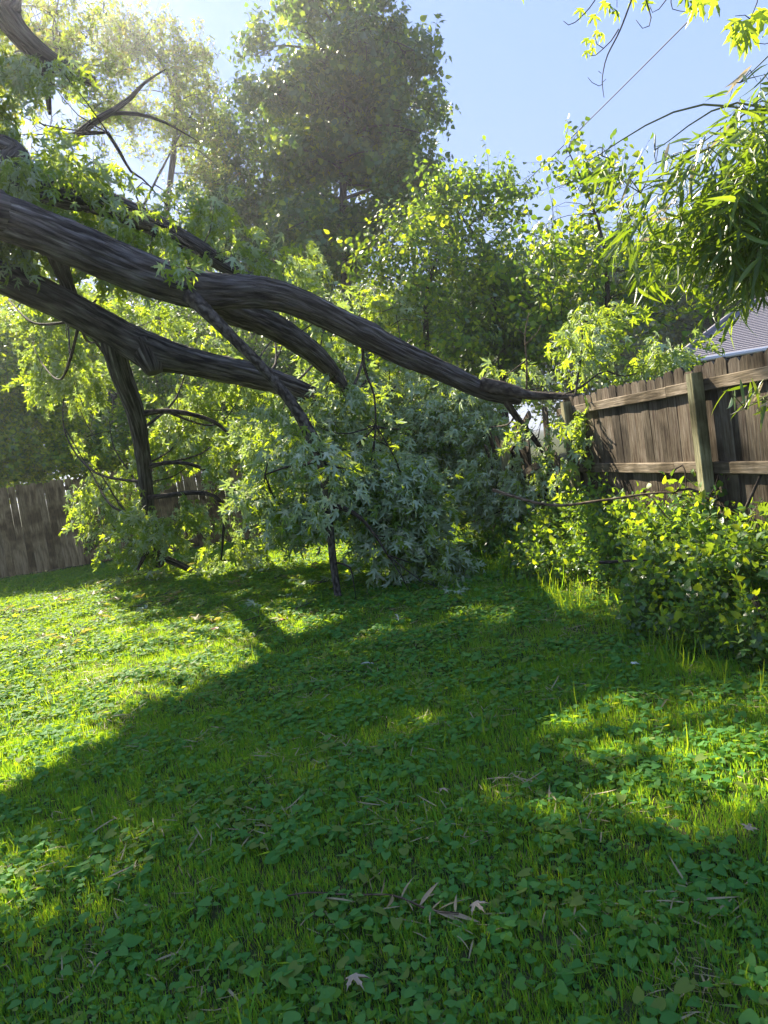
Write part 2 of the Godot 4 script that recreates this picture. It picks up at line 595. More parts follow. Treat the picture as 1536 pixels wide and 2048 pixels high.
func make_fences() -> void:
	var warm := []
	for k in 5:
		warm.append(wood_mat([lin(0.145, 0.12, 0.088), lin(0.12, 0.1, 0.074), lin(0.17, 0.142, 0.107), lin(0.1, 0.084, 0.064), lin(0.135, 0.115, 0.088)][k], [lin(0.08, 0.055, 0.036), lin(0.06, 0.042, 0.03), lin(0.1, 0.072, 0.05), lin(0.05, 0.037, 0.028), lin(0.08, 0.06, 0.042)][k], 30 + k))
	var grey := []
	for k in 4:
		grey.append(wood_mat([lin(0.31, 0.225, 0.12), lin(0.26, 0.19, 0.10), lin(0.34, 0.25, 0.14), lin(0.29, 0.215, 0.12)][k], [lin(0.16, 0.115, 0.06), lin(0.13, 0.095, 0.05), lin(0.18, 0.13, 0.07), lin(0.15, 0.11, 0.06)][k], 40 + k))
	M.post = wood_mat(lin(0.36, 0.34, 0.2), lin(0.2, 0.185, 0.1), 50)
	M.rail = wood_mat(lin(0.24, 0.195, 0.14), lin(0.12, 0.098, 0.07), 55)
	M.warm = warm
	var inner := Vector3(-0.99, 0, -0.139)
	var a := Vector3(fence_x(-1.2), 0, -1.2)
	var b := Vector3(fence_x(-8.35), 0, -8.35)
	var t := thing("wooden_fence", a, "brown weathered board fence standing upright along the weed bank", "fence")
	var dir := (b - a).normalized()
	fence_run(t, a, b, inner, 1.80, 0.142, 0.003, warm, [0.25, 1.02, 1.64], [1.92, 4.36, 6.80], M.rail)
	# the stretch that the limb came down on: boards knocked askew
	var c := Vector3(fence_x(-8.5), 0, -8.5)
	var t2 := thing("broken_fence", c, "crushed brown fence panel with boards tilted under the fallen limb", "fence")
	var turn := Basis(dir, Vector3.UP, dir.cross(Vector3.UP))
	for i in 14:
		var m := plank_mesh(0.138, rnd(1.1, 1.75), 0.019, 0.028, i)
		var lean := Basis(Vector3.BACK, rnd(0.12, 0.42)) * Basis(Vector3.RIGHT, rnd(-0.28, 0.1))
		part("picket", m, warm[i % 5], t2, Transform3D(turn * lean, dir * (i * 0.148) + Vector3(0, rnd(0.0, 0.12), 0) + inner * rnd(-0.1, 0.22)))
	for q in [[0.28, -0.06], [0.86, -0.22], [1.25, -0.42]]:
		part("rail", beam_mesh(2.1, 0.089, 0.038, int(q[0] * 9)), warm[2], t2, Transform3D(turn * Basis(Vector3.BACK, q[1]), dir * 1.0 + Vector3(0, q[0], 0) + inner * 0.28))
	part("post", beam_mesh(1.5, 0.089, 0.089, 5), M.post, t2, Transform3D(turn * Basis(Vector3.BACK, PI / 2 + 0.3), dir * 0.9 + Vector3(0, 0.7, 0) + inner * 0.4))
	# beyond it the fence stands again up to the corner
	var d := Vector3(fence_x(-10.8), 0, -10.8)
	var e := Vector3(fence_x(-17.0), 0, -17.0)
	var t3 := thing("wooden_fence", d, "brown board fence in deep shade behind the fallen tree's foliage", "fence")
	fence_run(t3, d, e, inner, 1.80, 0.142, 0.003, warm, [0.25, 1.02, 1.64], [0.1, 2.5, 5.0], M.rail)
	# the fence across the back of the yard
	var p := Vector3(-12.5, 0, -14.75)
	var q := Vector3(0.75, 0, -17.1)
	var back := thing("back_fence", p, "grey board fence across the back of the lawn, in shade with light between boards", "fence")
	var bd := (q - p).normalized()
	var off := (Vector3(-7.8, 0, -15.3) - p).dot(bd)
	fence_run(back, p, q, bd.cross(Vector3.UP) * -1.0, 1.92, 0.142, 0.0035, grey, [0.25, 1.0, 1.72], [off - 2.44, off, off + 2.44, off + 4.88, off + 7.3], grey[0])

func make_house() -> void:
	var o: Vector3 = Vector3(10.168, 2.741, -20.000)
	var t := thing("house", Vector3(o.x, 0, o.z), "neighbour's house with grey shingled roof and white gutter beyond the fence", "house")
	var y0 := o.y
	var right := Vector3(0.96, 0, 0.28)
	var back := Vector3(-0.28, 0, 0.96) * -1.0
	var W := 11.0
	var D := 5.6
	var left_end := -1.9
	var wall := StandardMaterial3D.new()
	wall.albedo_color = lin(0.32, 0.26, 0.2)
	wall.roughness = 0.9
	var bs := Basis(right, Vector3.UP, right.cross(Vector3.UP))
	var box := BoxMesh.new()
	box.size = Vector3(W - 0.9, y0 - 0.1, D - 0.9)
	part("wall", box, wall, t, Transform3D(bs, right * (left_end + W / 2) + back * D / 2 + Vector3.UP * (y0 - 0.1) / 2))
	var shingle := StandardMaterial3D.new()
	shingle.albedo_texture = noise_tex(0.03, FastNoiseLite.FRACTAL_FBM, 5, [[0.25, lin(0.16, 0.15, 0.165)], [0.55, lin(0.25, 0.235, 0.255)], [0.8, lin(0.34, 0.32, 0.34)]], 512, 61)
	shingle.uv1_triplanar = true
	shingle.uv1_scale = Vector3(1.7, 1.7, 1.7)
	shingle.roughness = 0.95
	shingle.metallic_specular = 0.2
	# overlapping courses, each a thin wedge proud of the one above
	var st := begin()
	st.set_smooth_group(-1)
	var rise := 0.58
	var n := 30
	var hip := 3.6
	for k in n:
		var f0 := float(k) / n
		var f1 := float(k + 1) / n
		for face in 2:
			var q := []
			for e in [[f0, 0.02], [f1, 0.0]]:
				var up: Vector3 = Vector3.UP * (D / 2 * e[0] * rise + e[1] + 0.02)
				if face == 0:
					q.append(right * (left_end + hip * e[0] * D / 2 / hip) + back * (D / 2 * e[0]) + up)
					q.append(right * (left_end + W - e[0] * D / 2) + back * (D / 2 * e[0]) + up)
				else:
					q.append(right * (left_end + e[0] * D / 2) + back * (D - D / 2 * e[0]) + up)
					q.append(right * (left_end + e[0] * D / 2) + back * (D / 2 * e[0]) + up)
			for w in [q[0], q[2], q[3], q[0], q[3], q[1]]:
				st.add_vertex(w + Vector3.UP * y0)
			var low := Vector3.DOWN * 0.022
			for w in [q[0] + low, q[0], q[1], q[0] + low, q[1], q[1] + low]:
				st.add_vertex(w + Vector3.UP * y0)
	st.generate_normals()
	part("roof", st.commit(), shingle, t)
	var capm := StandardMaterial3D.new()
	capm.albedo_color = lin(0.2, 0.19, 0.2)
	capm.roughness = 0.8
	var a := right * left_end + Vector3.UP * (y0 + 0.03)
	var b := right * (left_end + D / 2) + back * (D / 2) + Vector3.UP * (y0 + D / 2 * rise + 0.05)
	var cst := begin()
	add_bar(cst, a, b, 0.07, 0.07, 6)
	cst.generate_normals()
	part("hip_cap", cst.commit(), capm, t)
	var white := StandardMaterial3D.new()
	white.albedo_color = lin(0.75, 0.75, 0.76)
	white.roughness = 0.4
	part("gutter", beam_mesh(W, 0.12, 0.13, 3, 0.03), white, t, Transform3D(bs, right * (left_end + W / 2) + Vector3.UP * (y0 - 0.03) - back * 0.07))
	var brown := StandardMaterial3D.new()
	brown.albedo_color = lin(0.05, 0.04, 0.035)
	part("fascia", beam_mesh(W - 0.1, 0.2, 0.03, 4), brown, t, Transform3D(bs, right * (left_end + W / 2) + Vector3.UP * (y0 - 0.16) + back * 0.02))

func make_backdrop() -> void:
	var ovate := [blade_shape([0.0, 0.24, 0.33, 0.27, 0.13, 0.0], 0.25, 0.15), blade_shape([0.0, 0.27, 0.36, 0.25, 0.1, 0.0], -0.2, 0.25)]
	var broad := [blade_shape([0.12, 0.40, 0.46, 0.34, 0.16, 0.0], 0.2, 0.15, 0.25), maple_shape(0.42, 0.15, false)]
	var up := {"style": "spray"}
	# --- the tall tree in the middle
	var pop := []
	for k in 3: pop.append(sprig({"n": 13, "length": 0.75, "leaf": 0.18, "shapes": broad, "mats": [M.poplar_dark, M.poplar_light, M.vine_yellow], "weights": [0.48, 0.44, 0.08], "hang": 0.35, "down": Vector3.DOWN, "petiole": 0.09, "wood": 2.0, "bark": M.twig}))
	var c1 := [[0.54, 15.34, -23.25, 0.48, 0.38, 0.53], [1.20, 13.46, -22.04, 0.50, 0.40, 0.58], [-0.73, 11.89, -25.10, 0.85, 0.67, 0.86], [1.12, 10.09, -22.33, 0.65, 0.52, 0.75], [1.21, 17.03, -25.15, 0.95, 0.75, 0.96], [1.34, 14.27, -23.95, 0.89, 0.70, 0.95], [0.90, 12.96, -23.37, 0.73, 0.58, 0.79], [-0.72, 11.89, -23.01, 0.66, 0.52, 0.73], [0.57, 14.60, -22.73, 0.72, 0.57, 0.81], [-0.57, 10.20, -23.89, 0.61, 0.49, 0.65], [2.25, 10.70, -22.96, 0.55, 0.44, 0.61], [-1.35, 13.37, -24.46, 0.50, 0.39, 0.52], [-0.52, 8.56, -24.95, 0.79, 0.62, 0.80], [-0.15, 14.47, -22.16, 0.62, 0.49, 0.72], [-0.65, 7.48, -21.64, 0.56, 0.44, 0.66], [2.58, 12.49, -22.00, 0.55, 0.44, 0.64], [-1.74, 12.21, -23.28, 0.80, 0.64, 0.88], [-0.80, 13.21, -23.33, 0.47, 0.37, 0.51], [-1.48, 8.86, -23.64, 0.84, 0.67, 0.91], [-0.55, 16.11, -25.17, 0.60, 0.48, 0.61], [2.15, 9.15, -21.98, 0.64, 0.51, 0.74], [-0.57, 11.22, -24.23, 0.85, 0.67, 0.89], [2.85, 12.08, -24.41, 0.79, 0.62, 0.82], [-1.30, 8.01, -21.90, 0.83, 0.66, 0.97], [1.64, 12.27, -25.40, 0.86, 0.68, 0.87], [2.40, 9.41, -23.86, 0.87, 0.69, 0.93], [2.19, 14.30, -24.77, 0.91, 0.72, 0.94], [0.47, 11.23, -21.74, 0.43, 0.34, 0.51], [1.40, 12.52, -24.09, 0.87, 0.69, 0.92], [-1.42, 13.96, -23.74, 0.82, 0.65, 0.88], [1.15, 12.98, -22.88, 0.80, 0.63, 0.89], [-0.91, 11.89, -21.99, 0.84, 0.67, 0.97], [3.44, 12.47, -25.12, 0.70, 0.56, 0.71], [-1.10, 9.72, -24.87, 0.69, 0.55, 0.71], [0.99, 14.67, -25.31, 0.76, 0.60, 0.76], [-0.58, 12.45, -24.53, 0.71, 0.56, 0.74], [1.30, 17.11, -25.08, 0.61, 0.48, 0.62], [-0.60, 10.11, -24.17, 0.93, 0.74, 0.98], [1.87, 11.80, -25.34, 0.65, 0.51, 0.65], [-0.07, 8.89, -25.16, 0.64, 0.51, 0.65], [2.31, 10.39, -22.18, 0.62, 0.49, 0.71], [2.53, 12.58, -22.15, 0.72, 0.57, 0.82], [1.34, 12.77, -21.98, 0.69, 0.55, 0.80], [-0.54, 8.45, -24.28, 0.56, 0.44, 0.58], [-0.10, 13.24, -21.68, 0.43, 0.34, 0.51], [1.39, 13.09, -25.45, 0.78, 0.62, 0.78], [1.63, 10.31, -25.01, 0.79, 0.62, 0.80], [-1.20, 8.56, -24.06, 0.66, 0.52, 0.70], [-0.12, 15.26, -24.17, 0.62, 0.49, 0.66], [0.22, 12.88, -22.76, 0.81, 0.64, 0.90], [0.85, 16.96, -23.81, 0.55, 0.43, 0.59], [1.99, 11.79, -25.50, 0.68, 0.54, 0.68], [2.18, 16.50, -25.59, 0.53, 0.42, 0.53], [1.61, 13.43, -22.66, 0.48, 0.38, 0.54], [-1.29, 8.59, -24.84, 0.56, 0.45, 0.58], [1.78, 11.27, -22.68, 0.87, 0.68, 0.97], [1.26, 14.31, -21.73, 0.46, 0.37, 0.54], [0.09, 17.19, -25.67, 0.53, 0.42, 0.53], [-1.26, 9.11, -24.60, 0.82, 0.65, 0.84], [0.87, 10.51, -23.86, 0.80, 0.63, 0.85], [1.23, 15.45, -23.59, 0.85, 0.67, 0.91], [-0.23, 10.42, -22.95, 0.83, 0.66, 0.92], [0.12, 13.88, -25.19, 0.50, 0.40, 0.51], [-1.13, 12.45, -24.55, 0.71, 0.56, 0.73], [-0.56, 9.25, -24.01, 0.86, 0.68, 0.91], [1.05, 7.85, -21.75, 0.68, 0.54, 0.79], [1.99, 14.81, -24.31, 0.88, 0.70, 0.92], [-1.07, 8.54, -22.99, 0.73, 0.58, 0.81], [1.51, 10.33, -23.76, 0.74, 0.59, 0.80], [0.63, 11.43, -22.62, 0.70, 0.56, 0.79], [1.52, 17.20, -24.16, 0.87, 0.69, 0.91], [1.17, 16.55, -25.25, 0.67, 0.53, 0.67], [1.89, 8.94, -23.19, 0.59, 0.46, 0.64], [-0.56, 8.29, -25.14, 0.86, 0.68, 0.87], [-0.88, 11.03, -24.49, 0.85, 0.68, 0.89], [-0.60, 9.29, -24.00, 0.97, 0.81, 1.00, 1.20], [0.78, 8.94, -24.00, 1.14, 0.81, 1.00, 1.20], [-1.37, 8.47, -24.00, 0.97, 0.81, 1.00, 1.20], [0.31, 10.09, -24.00, 1.14, 0.73, 1.00, 1.20], [1.67, 9.59, -24.00, 0.81, 0.73, 0.90, 1.20], [-0.17, 7.99, -24.00, 1.30, 0.81, 1.00, 1.20], [0.79, 13.31, -24.20, 1.47, 1.64, 1.30, 1.10], [0.61, 11.04, -24.20, 1.64, 1.47, 1.30, 1.10]]
	full_tree("tall_tree", c1, Vector3(-0.989, 0.000, -24.000), 0.24, pop, 80.0, {"lumps": 22.0, "holes": 0.04, "shell": 0.6, "large": 1.1}, "tallest tree, dense rounded green crown against the sky behind the yard", M.bark)
	# --- darker tree to its left
	var dk := []
	for k in 2: dk.append(sprig({"n": 9, "length": 0.7, "leaf": 0.15, "shapes": ovate, "mats": [M.poplar_dark, M.vine_dark, M.vine_yellow], "weights": [0.55, 0.37, 0.08], "hang": 0.3, "down": Vector3.DOWN, "petiole": 0.05, "wood": 2.0, "bark": M.twig}))
	var c2 := [[-2.37, 13.10, -27.00, 1.37, 1.37, 1.62], [-3.58, 12.24, -27.00, 1.28, 1.46, 1.62], [-2.38, 10.86, -27.00, 1.64, 1.64, 1.88], [-3.68, 10.53, -27.00, 1.46, 1.46, 1.75], [-1.54, 9.35, -27.00, 1.83, 1.64, 1.88], [-0.62, 8.34, -27.00, 1.46, 1.28, 1.75], [-2.41, 8.42, -27.00, 1.64, 1.28, 1.75], [-4.29, 9.04, -27.00, 1.46, 1.46, 1.75]]
	full_tree("dark_tree", c2, Vector3(-4.976, 0.000, -27.000), 0.2, dk, 42.0, {"lumps": 30.0, "holes": -0.05}, "dark green tree crowding the left flank of the tallest tree", M.bark)
	# --- vine-smothered thicket
	var vn := []
	for k in 3: vn.append(sprig({"n": 11, "length": 0.5, "leaf": 0.10, "shapes": ovate, "mats": [M.vine_green, M.vine_yellow, M.vine_dark], "weights": [0.55, 0.27, 0.18], "hang": 0.35, "down": Vector3.DOWN, "petiole": 0.03, "wood": 1.2, "bark": M.stem}))
	var c3 := [[0.14, 3.10, -13.00, 0.53, 0.44, 0.60], [0.93, 2.95, -13.40, 0.63, 0.45, 0.70], [1.95, 3.55, -13.60, 0.64, 0.55, 0.70], [-0.10, 3.82, -13.00, 0.40, 0.40, 0.50], [0.93, 4.87, -13.00, 0.62, 0.40, 0.80], [0.33, 4.35, -12.60, 0.51, 0.43, 0.70], [1.57, 5.00, -13.20, 0.54, 0.40, 0.80], [2.21, 4.57, -13.20, 0.62, 0.45, 0.80], [1.26, 4.27, -12.80, 0.78, 0.48, 0.90], [0.40, 3.68, -12.60, 0.60, 0.47, 0.70], [2.65, 4.90, -13.40, 0.36, 0.36, 0.50], [1.99, 5.34, -13.40, 0.41, 0.27, 0.50], [2.60, 4.16, -13.20, 0.45, 0.40, 0.60], [1.00, 3.63, -12.80, 0.69, 0.48, 0.70], [1.52, 3.05, -12.80, 0.69, 0.43, 0.70]]
	full_tree("vine_thicket", c3, Vector3(1.044, 0.000, -14.000), 0.1, vn, 90.0, {"lumps": 26.0, "holes": -0.08, "shell": 0.4, "up": 0.35}, "bright yellow-green mound of vines over a tree, right of the tallest tree", M.bark_thin)
	var c3b := [[2.52, 5.98, -14.00, 0.57, 0.27, 0.50, 1.40], [3.06, 5.87, -14.00, 0.43, 0.25, 0.45, 1.40], [2.05, 5.93, -14.00, 0.43, 0.28, 0.50, 1.40], [1.73, 5.66, -14.00, 0.43, 0.38, 0.50], [1.98, 2.93, -14.60, 0.69, 0.59, 0.80], [2.87, 3.68, -14.60, 0.69, 0.69, 0.80], [2.67, 4.62, -14.40, 0.68, 0.49, 0.70], [3.40, 3.99, -14.60, 0.39, 0.59, 0.60], [2.40, 5.83, -14.00, 0.57, 0.36, 0.60], [1.92, 5.72, -14.00, 0.47, 0.43, 0.60], [2.94, 5.67, -14.00, 0.38, 0.38, 0.50], [3.17, 5.27, -14.00, 0.24, 0.47, 0.40], [2.44, 4.20, -14.50, 0.88, 0.59, 0.80], [3.08, 3.92, -14.50, 0.59, 0.69, 0.80], [2.69, 3.21, -14.50, 0.78, 0.69, 0.80], [3.06, 3.08, -14.00, 0.47, 0.66, 0.70], [1.79, 6.10, -14.00, 0.28, 0.21, 0.30]]
	var vd := [sprig({"n": 10, "length": 0.5, "leaf": 0.11, "shapes": ovate, "mats": [M.vine_dark, M.vine_green], "weights": [0.7, 0.3], "hang": 0.45, "down": Vector3.DOWN, "petiole": 0.03, "wood": 1.2, "bark": M.stem})]
	full_tree("leaning_tree", c3b, Vector3(2.465, 0.000, -14.500), 0.12, vd, 110.0, {"lumps": 26.0, "holes": -0.1, "shell": 0.45}, "dark leafy tree with an arching top right behind the vine mound", M.bark_thin)
	# --- mulberry by the house
	var mu := []
	for k in 3: mu.append(sprig({"n": 10, "length": 0.48, "leaf": 0.10, "shapes": [ovate[0], broad[0]], "mats": [M.vine_green, M.vine_yellow, M.vine_dark], "weights": [0.6, 0.15, 0.25], "hang": 0.5, "down": Vector3.DOWN, "petiole": 0.03, "wood": 1.4, "bark": M.twig}))
	var c4 := [[3.27, 4.88, -11.00, 0.26, 0.37, 0.30, 1.60], [3.64, 4.87, -11.00, 0.33, 0.33, 0.35, 1.40], [4.06, 4.70, -11.00, 0.33, 0.30, 0.35, 1.30], [3.30, 5.34, -11.00, 0.11, 0.33, 0.12, 2.40], [4.37, 4.26, -11.00, 0.33, 0.33, 0.40], [2.91, 4.33, -11.00, 0.22, 0.37, 0.30], [4.56, 3.37, -11.00, 0.37, 0.30, 0.40], [5.35, 3.40, -11.60, 0.31, 0.27, 0.40], [4.72, 2.73, -11.20, 0.38, 0.23, 0.35], [4.10, 3.22, -11.00, 0.30, 0.30, 0.40], [3.55, 4.17, -11.00, 0.30, 0.30, 0.40], [2.78, 3.34, -11.00, 0.26, 0.45, 0.40], [3.04, 4.17, -11.00, 0.22, 0.37, 0.35], [3.23, 4.57, -11.00, 0.33, 0.37, 0.50], [3.38, 3.98, -11.00, 0.45, 0.41, 0.60], [3.91, 4.12, -11.00, 0.45, 0.41, 0.60], [3.04, 3.59, -11.00, 0.37, 0.45, 0.60], [3.60, 3.37, -11.00, 0.45, 0.37, 0.50], [4.40, 3.61, -11.30, 0.38, 0.31, 0.50], [2.88, 2.96, -11.00, 0.37, 0.37, 0.60], [3.32, 2.90, -11.00, 0.45, 0.30, 0.50], [4.28, 2.87, -11.20, 0.45, 0.30, 0.40], [4.89, 3.14, -11.50, 0.47, 0.39, 0.50], [3.29, 5.20, -11.00, 0.10, 0.37, 0.12, 1.40], [3.32, 5.54, -11.00, 0.07, 0.19, 0.08, 2.00], [3.13, 4.87, -11.00, 0.19, 0.26, 0.25], [3.61, 4.66, -11.00, 0.33, 0.26, 0.40], [4.12, 4.58, -11.00, 0.33, 0.30, 0.40], [4.92, 3.76, -11.60, 0.47, 0.31, 0.50]]
	full_tree("mulberry_tree", c4, Vector3(3.368, 0.000, -11.000), 0.07, mu, 95.0, {"lumps": 30.0, "holes": -0.06, "shell": 0.6, "up": 0.5}, "open green tree with one tall thin shoot, beyond the board fence", M.bark_thin)
	# --- far tree above the roof
	var fa := [sprig({"n": 10, "length": 0.8, "leaf": 0.16, "shapes": ovate, "mats": [M.far_leaf, M.far_leaf_b], "weights": [0.6, 0.4], "hang": 0.3, "down": Vector3.DOWN, "petiole": 0.05, "wood": 2.0, "bark": M.twig})]
	var c5 := [[18.84, 8.02, -36.00, 1.46, 1.46, 2.00], [17.78, 7.22, -36.00, 0.97, 1.22, 1.50], [19.14, 6.79, -35.00, 1.18, 1.42, 2.00], [20.12, 8.77, -36.00, 1.46, 1.22, 2.00], [16.97, 6.84, -37.00, 1.00, 1.00, 1.60], [15.64, 6.99, -38.00, 1.28, 0.77, 1.60]]
	full_tree("distant_tree", c5, Vector3(18.381, 0.000, -36.000), 0.25, fa, 16.0, {"lumps": 12.0, "holes": -0.15}, "pale hazy distant tree rising above the shingled roof", M.bark)
	# --- shrubs behind the back fence
	var c6 := [[-9.00, 2.20, -18.60, 1.13, 0.57, 0.50], [-7.49, 2.17, -18.60, 1.13, 0.57, 0.50], [-6.10, 2.15, -18.60, 1.01, 0.57, 0.50], [-10.50, 2.31, -18.40, 1.12, 0.62, 0.50], [-8.64, 2.31, -17.20, 0.70, 0.41, 0.50], [-7.56, 2.33, -17.40, 0.71, 0.41, 0.50], [-6.66, 2.25, -17.80, 0.72, 0.42, 0.50], [-9.54, 2.50, -17.20, 0.58, 0.58, 0.60], [-8.23, 5.32, -19.00, 1.16, 1.03, 1.10], [-9.47, 5.50, -19.00, 1.16, 1.03, 1.10], [-7.20, 4.67, -19.00, 1.03, 0.90, 1.00], [-8.23, 3.02, -17.60, 0.83, 0.95, 1.00], [-7.23, 2.63, -17.60, 0.71, 0.71, 0.80], [-9.35, 3.42, -17.60, 0.83, 1.19, 1.00], [-8.53, 4.29, -18.20, 0.98, 0.86, 1.00], [-7.50, 3.90, -18.20, 0.86, 0.86, 1.00], [-9.80, 2.29, -17.60, 0.71, 0.48, 0.70]]
	full_tree("leafy_shrub", c6, Vector3(-8.040, 0.000, -17.600), 0.07, [vn[0], vn[1]], 100.0, {"lumps": 24.0, "holes": -0.3, "shell": 0.4}, "dark shrub behind the left end of the grey back fence", M.bark_thin)
	var c7 := [[-6.70, 2.81, -18.50, 0.75, 0.88, 0.90], [-5.48, 2.63, -18.50, 0.88, 1.00, 1.00], [-4.28, 2.45, -18.60, 0.88, 1.01, 1.00], [-6.04, 3.99, -19.00, 1.16, 0.90, 1.00], [-4.39, 3.88, -19.00, 1.03, 1.03, 1.00], [-3.33, 2.57, -19.00, 0.77, 1.16, 1.00], [-7.93, 5.35, -19.50, 1.05, 0.79, 1.00], [-3.58, 5.44, -20.00, 1.08, 0.95, 1.10], [-5.06, 5.39, -20.00, 1.08, 0.81, 1.10], [-6.72, 5.90, -20.00, 1.08, 0.81, 1.10]]
	full_tree("leafy_shrub", c7, Vector3(-5.329, 0.000, -18.600), 0.07, [vn[2], vd[0]], 80.0, {"lumps": 24.0, "holes": -0.1, "shell": 0.4}, "sunlit shrub hanging over the back fence beside the hanging bare stem", M.bark_thin)
	var c8 := [[-2.24, 2.93, -19.00, 1.03, 1.54, 1.10], [-0.73, 2.71, -19.00, 1.03, 1.54, 1.10], [0.79, 2.49, -19.20, 1.04, 1.56, 1.10], [2.13, 2.57, -19.40, 0.92, 1.44, 1.10], [-1.27, 4.68, -19.80, 1.20, 1.20, 1.20], [0.39, 4.18, -19.80, 1.20, 1.20, 1.20], [1.98, 4.08, -19.80, 1.07, 1.07, 1.20]]
	full_tree("leafy_shrub", c8, Vector3(-0.654, 0.000, -19.000), 0.08, [vd[0], vn[0]], 80.0, {"lumps": 20.0, "holes": -0.14, "shell": 0.4}, "dense dark shrub behind the middle of the grey back fence", M.bark_thin)
	# --- trees at the back left
	var bl := [sprig({"n": 9, "length": 0.7, "leaf": 0.15, "shapes": ovate, "mats": [M.vine_green, M.vine_yellow, M.poplar_light], "weights": [0.4, 0.25, 0.35], "hang": 0.35, "down": Vector3.DOWN, "petiole": 0.05, "wood": 2.0, "bark": M.twig})]
	var c9 := [[-8.95, 8.55, -25.00, 2.03, 1.35, 1.80], [-6.40, 8.83, -25.00, 1.86, 1.35, 1.80], [-10.16, 7.55, -24.00, 1.62, 1.30, 1.80], [-4.89, 7.96, -25.00, 1.35, 1.35, 1.60], [-7.56, 6.86, -24.00, 1.95, 1.14, 1.80], [-11.97, 8.13, -24.00, 1.46, 1.30, 1.60], [-3.96, 11.54, -25.00, 0.93, 1.01, 1.20], [-4.21, 13.00, -25.00, 0.76, 1.01, 1.00], [-5.00, 10.25, -25.00, 1.01, 0.85, 1.20]]
	full_tree("pale_tree", c9, Vector3(-9.001, 0.000, -24.000), 0.2, bl, 16.0, {"lumps": 14.0, "holes": -0.06}, "pale sunlit tree far behind the fallen limbs, left of the dark tree", M.bark)
	# --- a belt of trees far off, closing the horizon
	var cb := [[-29.99, 6.57, -38.00, 2.83, 3.08, 4.00], [-29.32, 6.96, -41.00, 3.05, 4.35, 4.00], [-28.21, 7.35, -44.00, 3.27, 4.58, 4.00], [-21.54, 6.55, -38.00, 2.83, 3.88, 4.00], [-20.21, 6.94, -41.00, 3.05, 4.10, 4.00], [-18.43, 7.33, -44.00, 3.27, 4.31, 4.00], [-13.10, 6.53, -38.00, 2.83, 3.65, 4.00], [-11.09, 6.92, -41.00, 3.05, 3.85, 4.00], [-8.64, 7.31, -44.00, 3.27, 4.05, 4.00], [-4.65, 6.51, -38.00, 2.83, 3.42, 4.00], [-1.98, 6.90, -41.00, 3.05, 3.60, 4.00], [1.14, 7.29, -44.00, 3.27, 3.78, 4.00], [3.80, 6.50, -38.00, 2.83, 3.19, 4.00], [7.14, 6.88, -41.00, 3.05, 3.35, 4.00], [10.92, 7.27, -44.00, 3.27, 4.70, 4.00], [12.25, 6.48, -38.00, 2.83, 3.98, 4.00], [16.26, 6.86, -41.00, 3.05, 4.21, 4.00], [20.71, 7.25, -44.00, 3.27, 4.43, 4.00], [20.70, 6.46, -38.00, 2.83, 3.75, 4.00], [25.37, 6.84, -41.00, 3.05, 3.96, 4.00], [30.49, 7.23, -44.00, 3.27, 4.16, 4.00], [29.15, 6.44, -38.00, 2.83, 3.52, 4.00]]
	var belt := thing("treeline", Vector3(0, 0, -40), "distant belt of trees and bushes closing the horizon behind the fences", "trees", "", "stuff")
	foliage(belt, "crowns", cb, 8.0, [fa[0], bl[0]], {"lumps": 10.0, "holes": -0.2, "shell": 0.4, "small": 1.2, "large": 2.0})
	# --- the wire
	var a: Vector3 = Vector3(3.209, 8.337, -30.000)
	var b: Vector3 = Vector3(4.971, 6.125, -7.000)
	var pts := []
	for i in 13:
		var f := i / 12.0
		pts.append(a.lerp(b, f) - a + Vector3.DOWN * 0.5 * f * (1 - f))
	var wire := part("utility_wire", limb_mesh(pts, [0.008, 0.008, 0.008, 0.008, 0.008, 0.008, 0.008, 0.008, 0.008, 0.008, 0.008, 0.008, 0.008], 6, 0.5, 0.0), M.twig, self, Transform3D(Basis(), a))
	tag(wire, "thin dark overhead wire slanting across the open sky", "wire")

func full_tree(called: String, clusters: Array, base: Vector3, r: float, meshes: Array, per_m3: float, how: Dictionary, label: String, bark: Material) -> Node3D:
	var t := thing(called, base, label, "shrub" if called == "leafy_shrub" else "tree")
	var top := base
	var lo := 1e9
	var mid := Vector3.ZERO
	for c in clusters:
		mid += Vector3(c[0], c[1], c[2]) / clusters.size()
		if c[1] + c[4] * 0.3 > top.y: top = Vector3(c[0], c[1] + c[4] * 0.3, c[2])
		lo = minf(lo, c[1])
	var p := [Vector3(0, -0.1, 0), (mid - base) * Vector3(0.5, 0, 0.5) + Vector3.UP * lo * 0.7 + rvec() * 0.1, mid - base, top - base]
	part("trunk", limb_mesh(p, [r, r * 0.72, r * 0.36, r * 0.04], 12, 0.25, r * 0.12), bark, t)
	var roots := []
	for q in smooth_path(p, 0.4): roots.append(q[0] + base)
	boughs(t, "limb", clusters, roots.slice(roots.size() / 4), r * 0.2, bark, -0.12)
	foliage(t, "crown", clusters, per_m3, meshes, how)
	return t

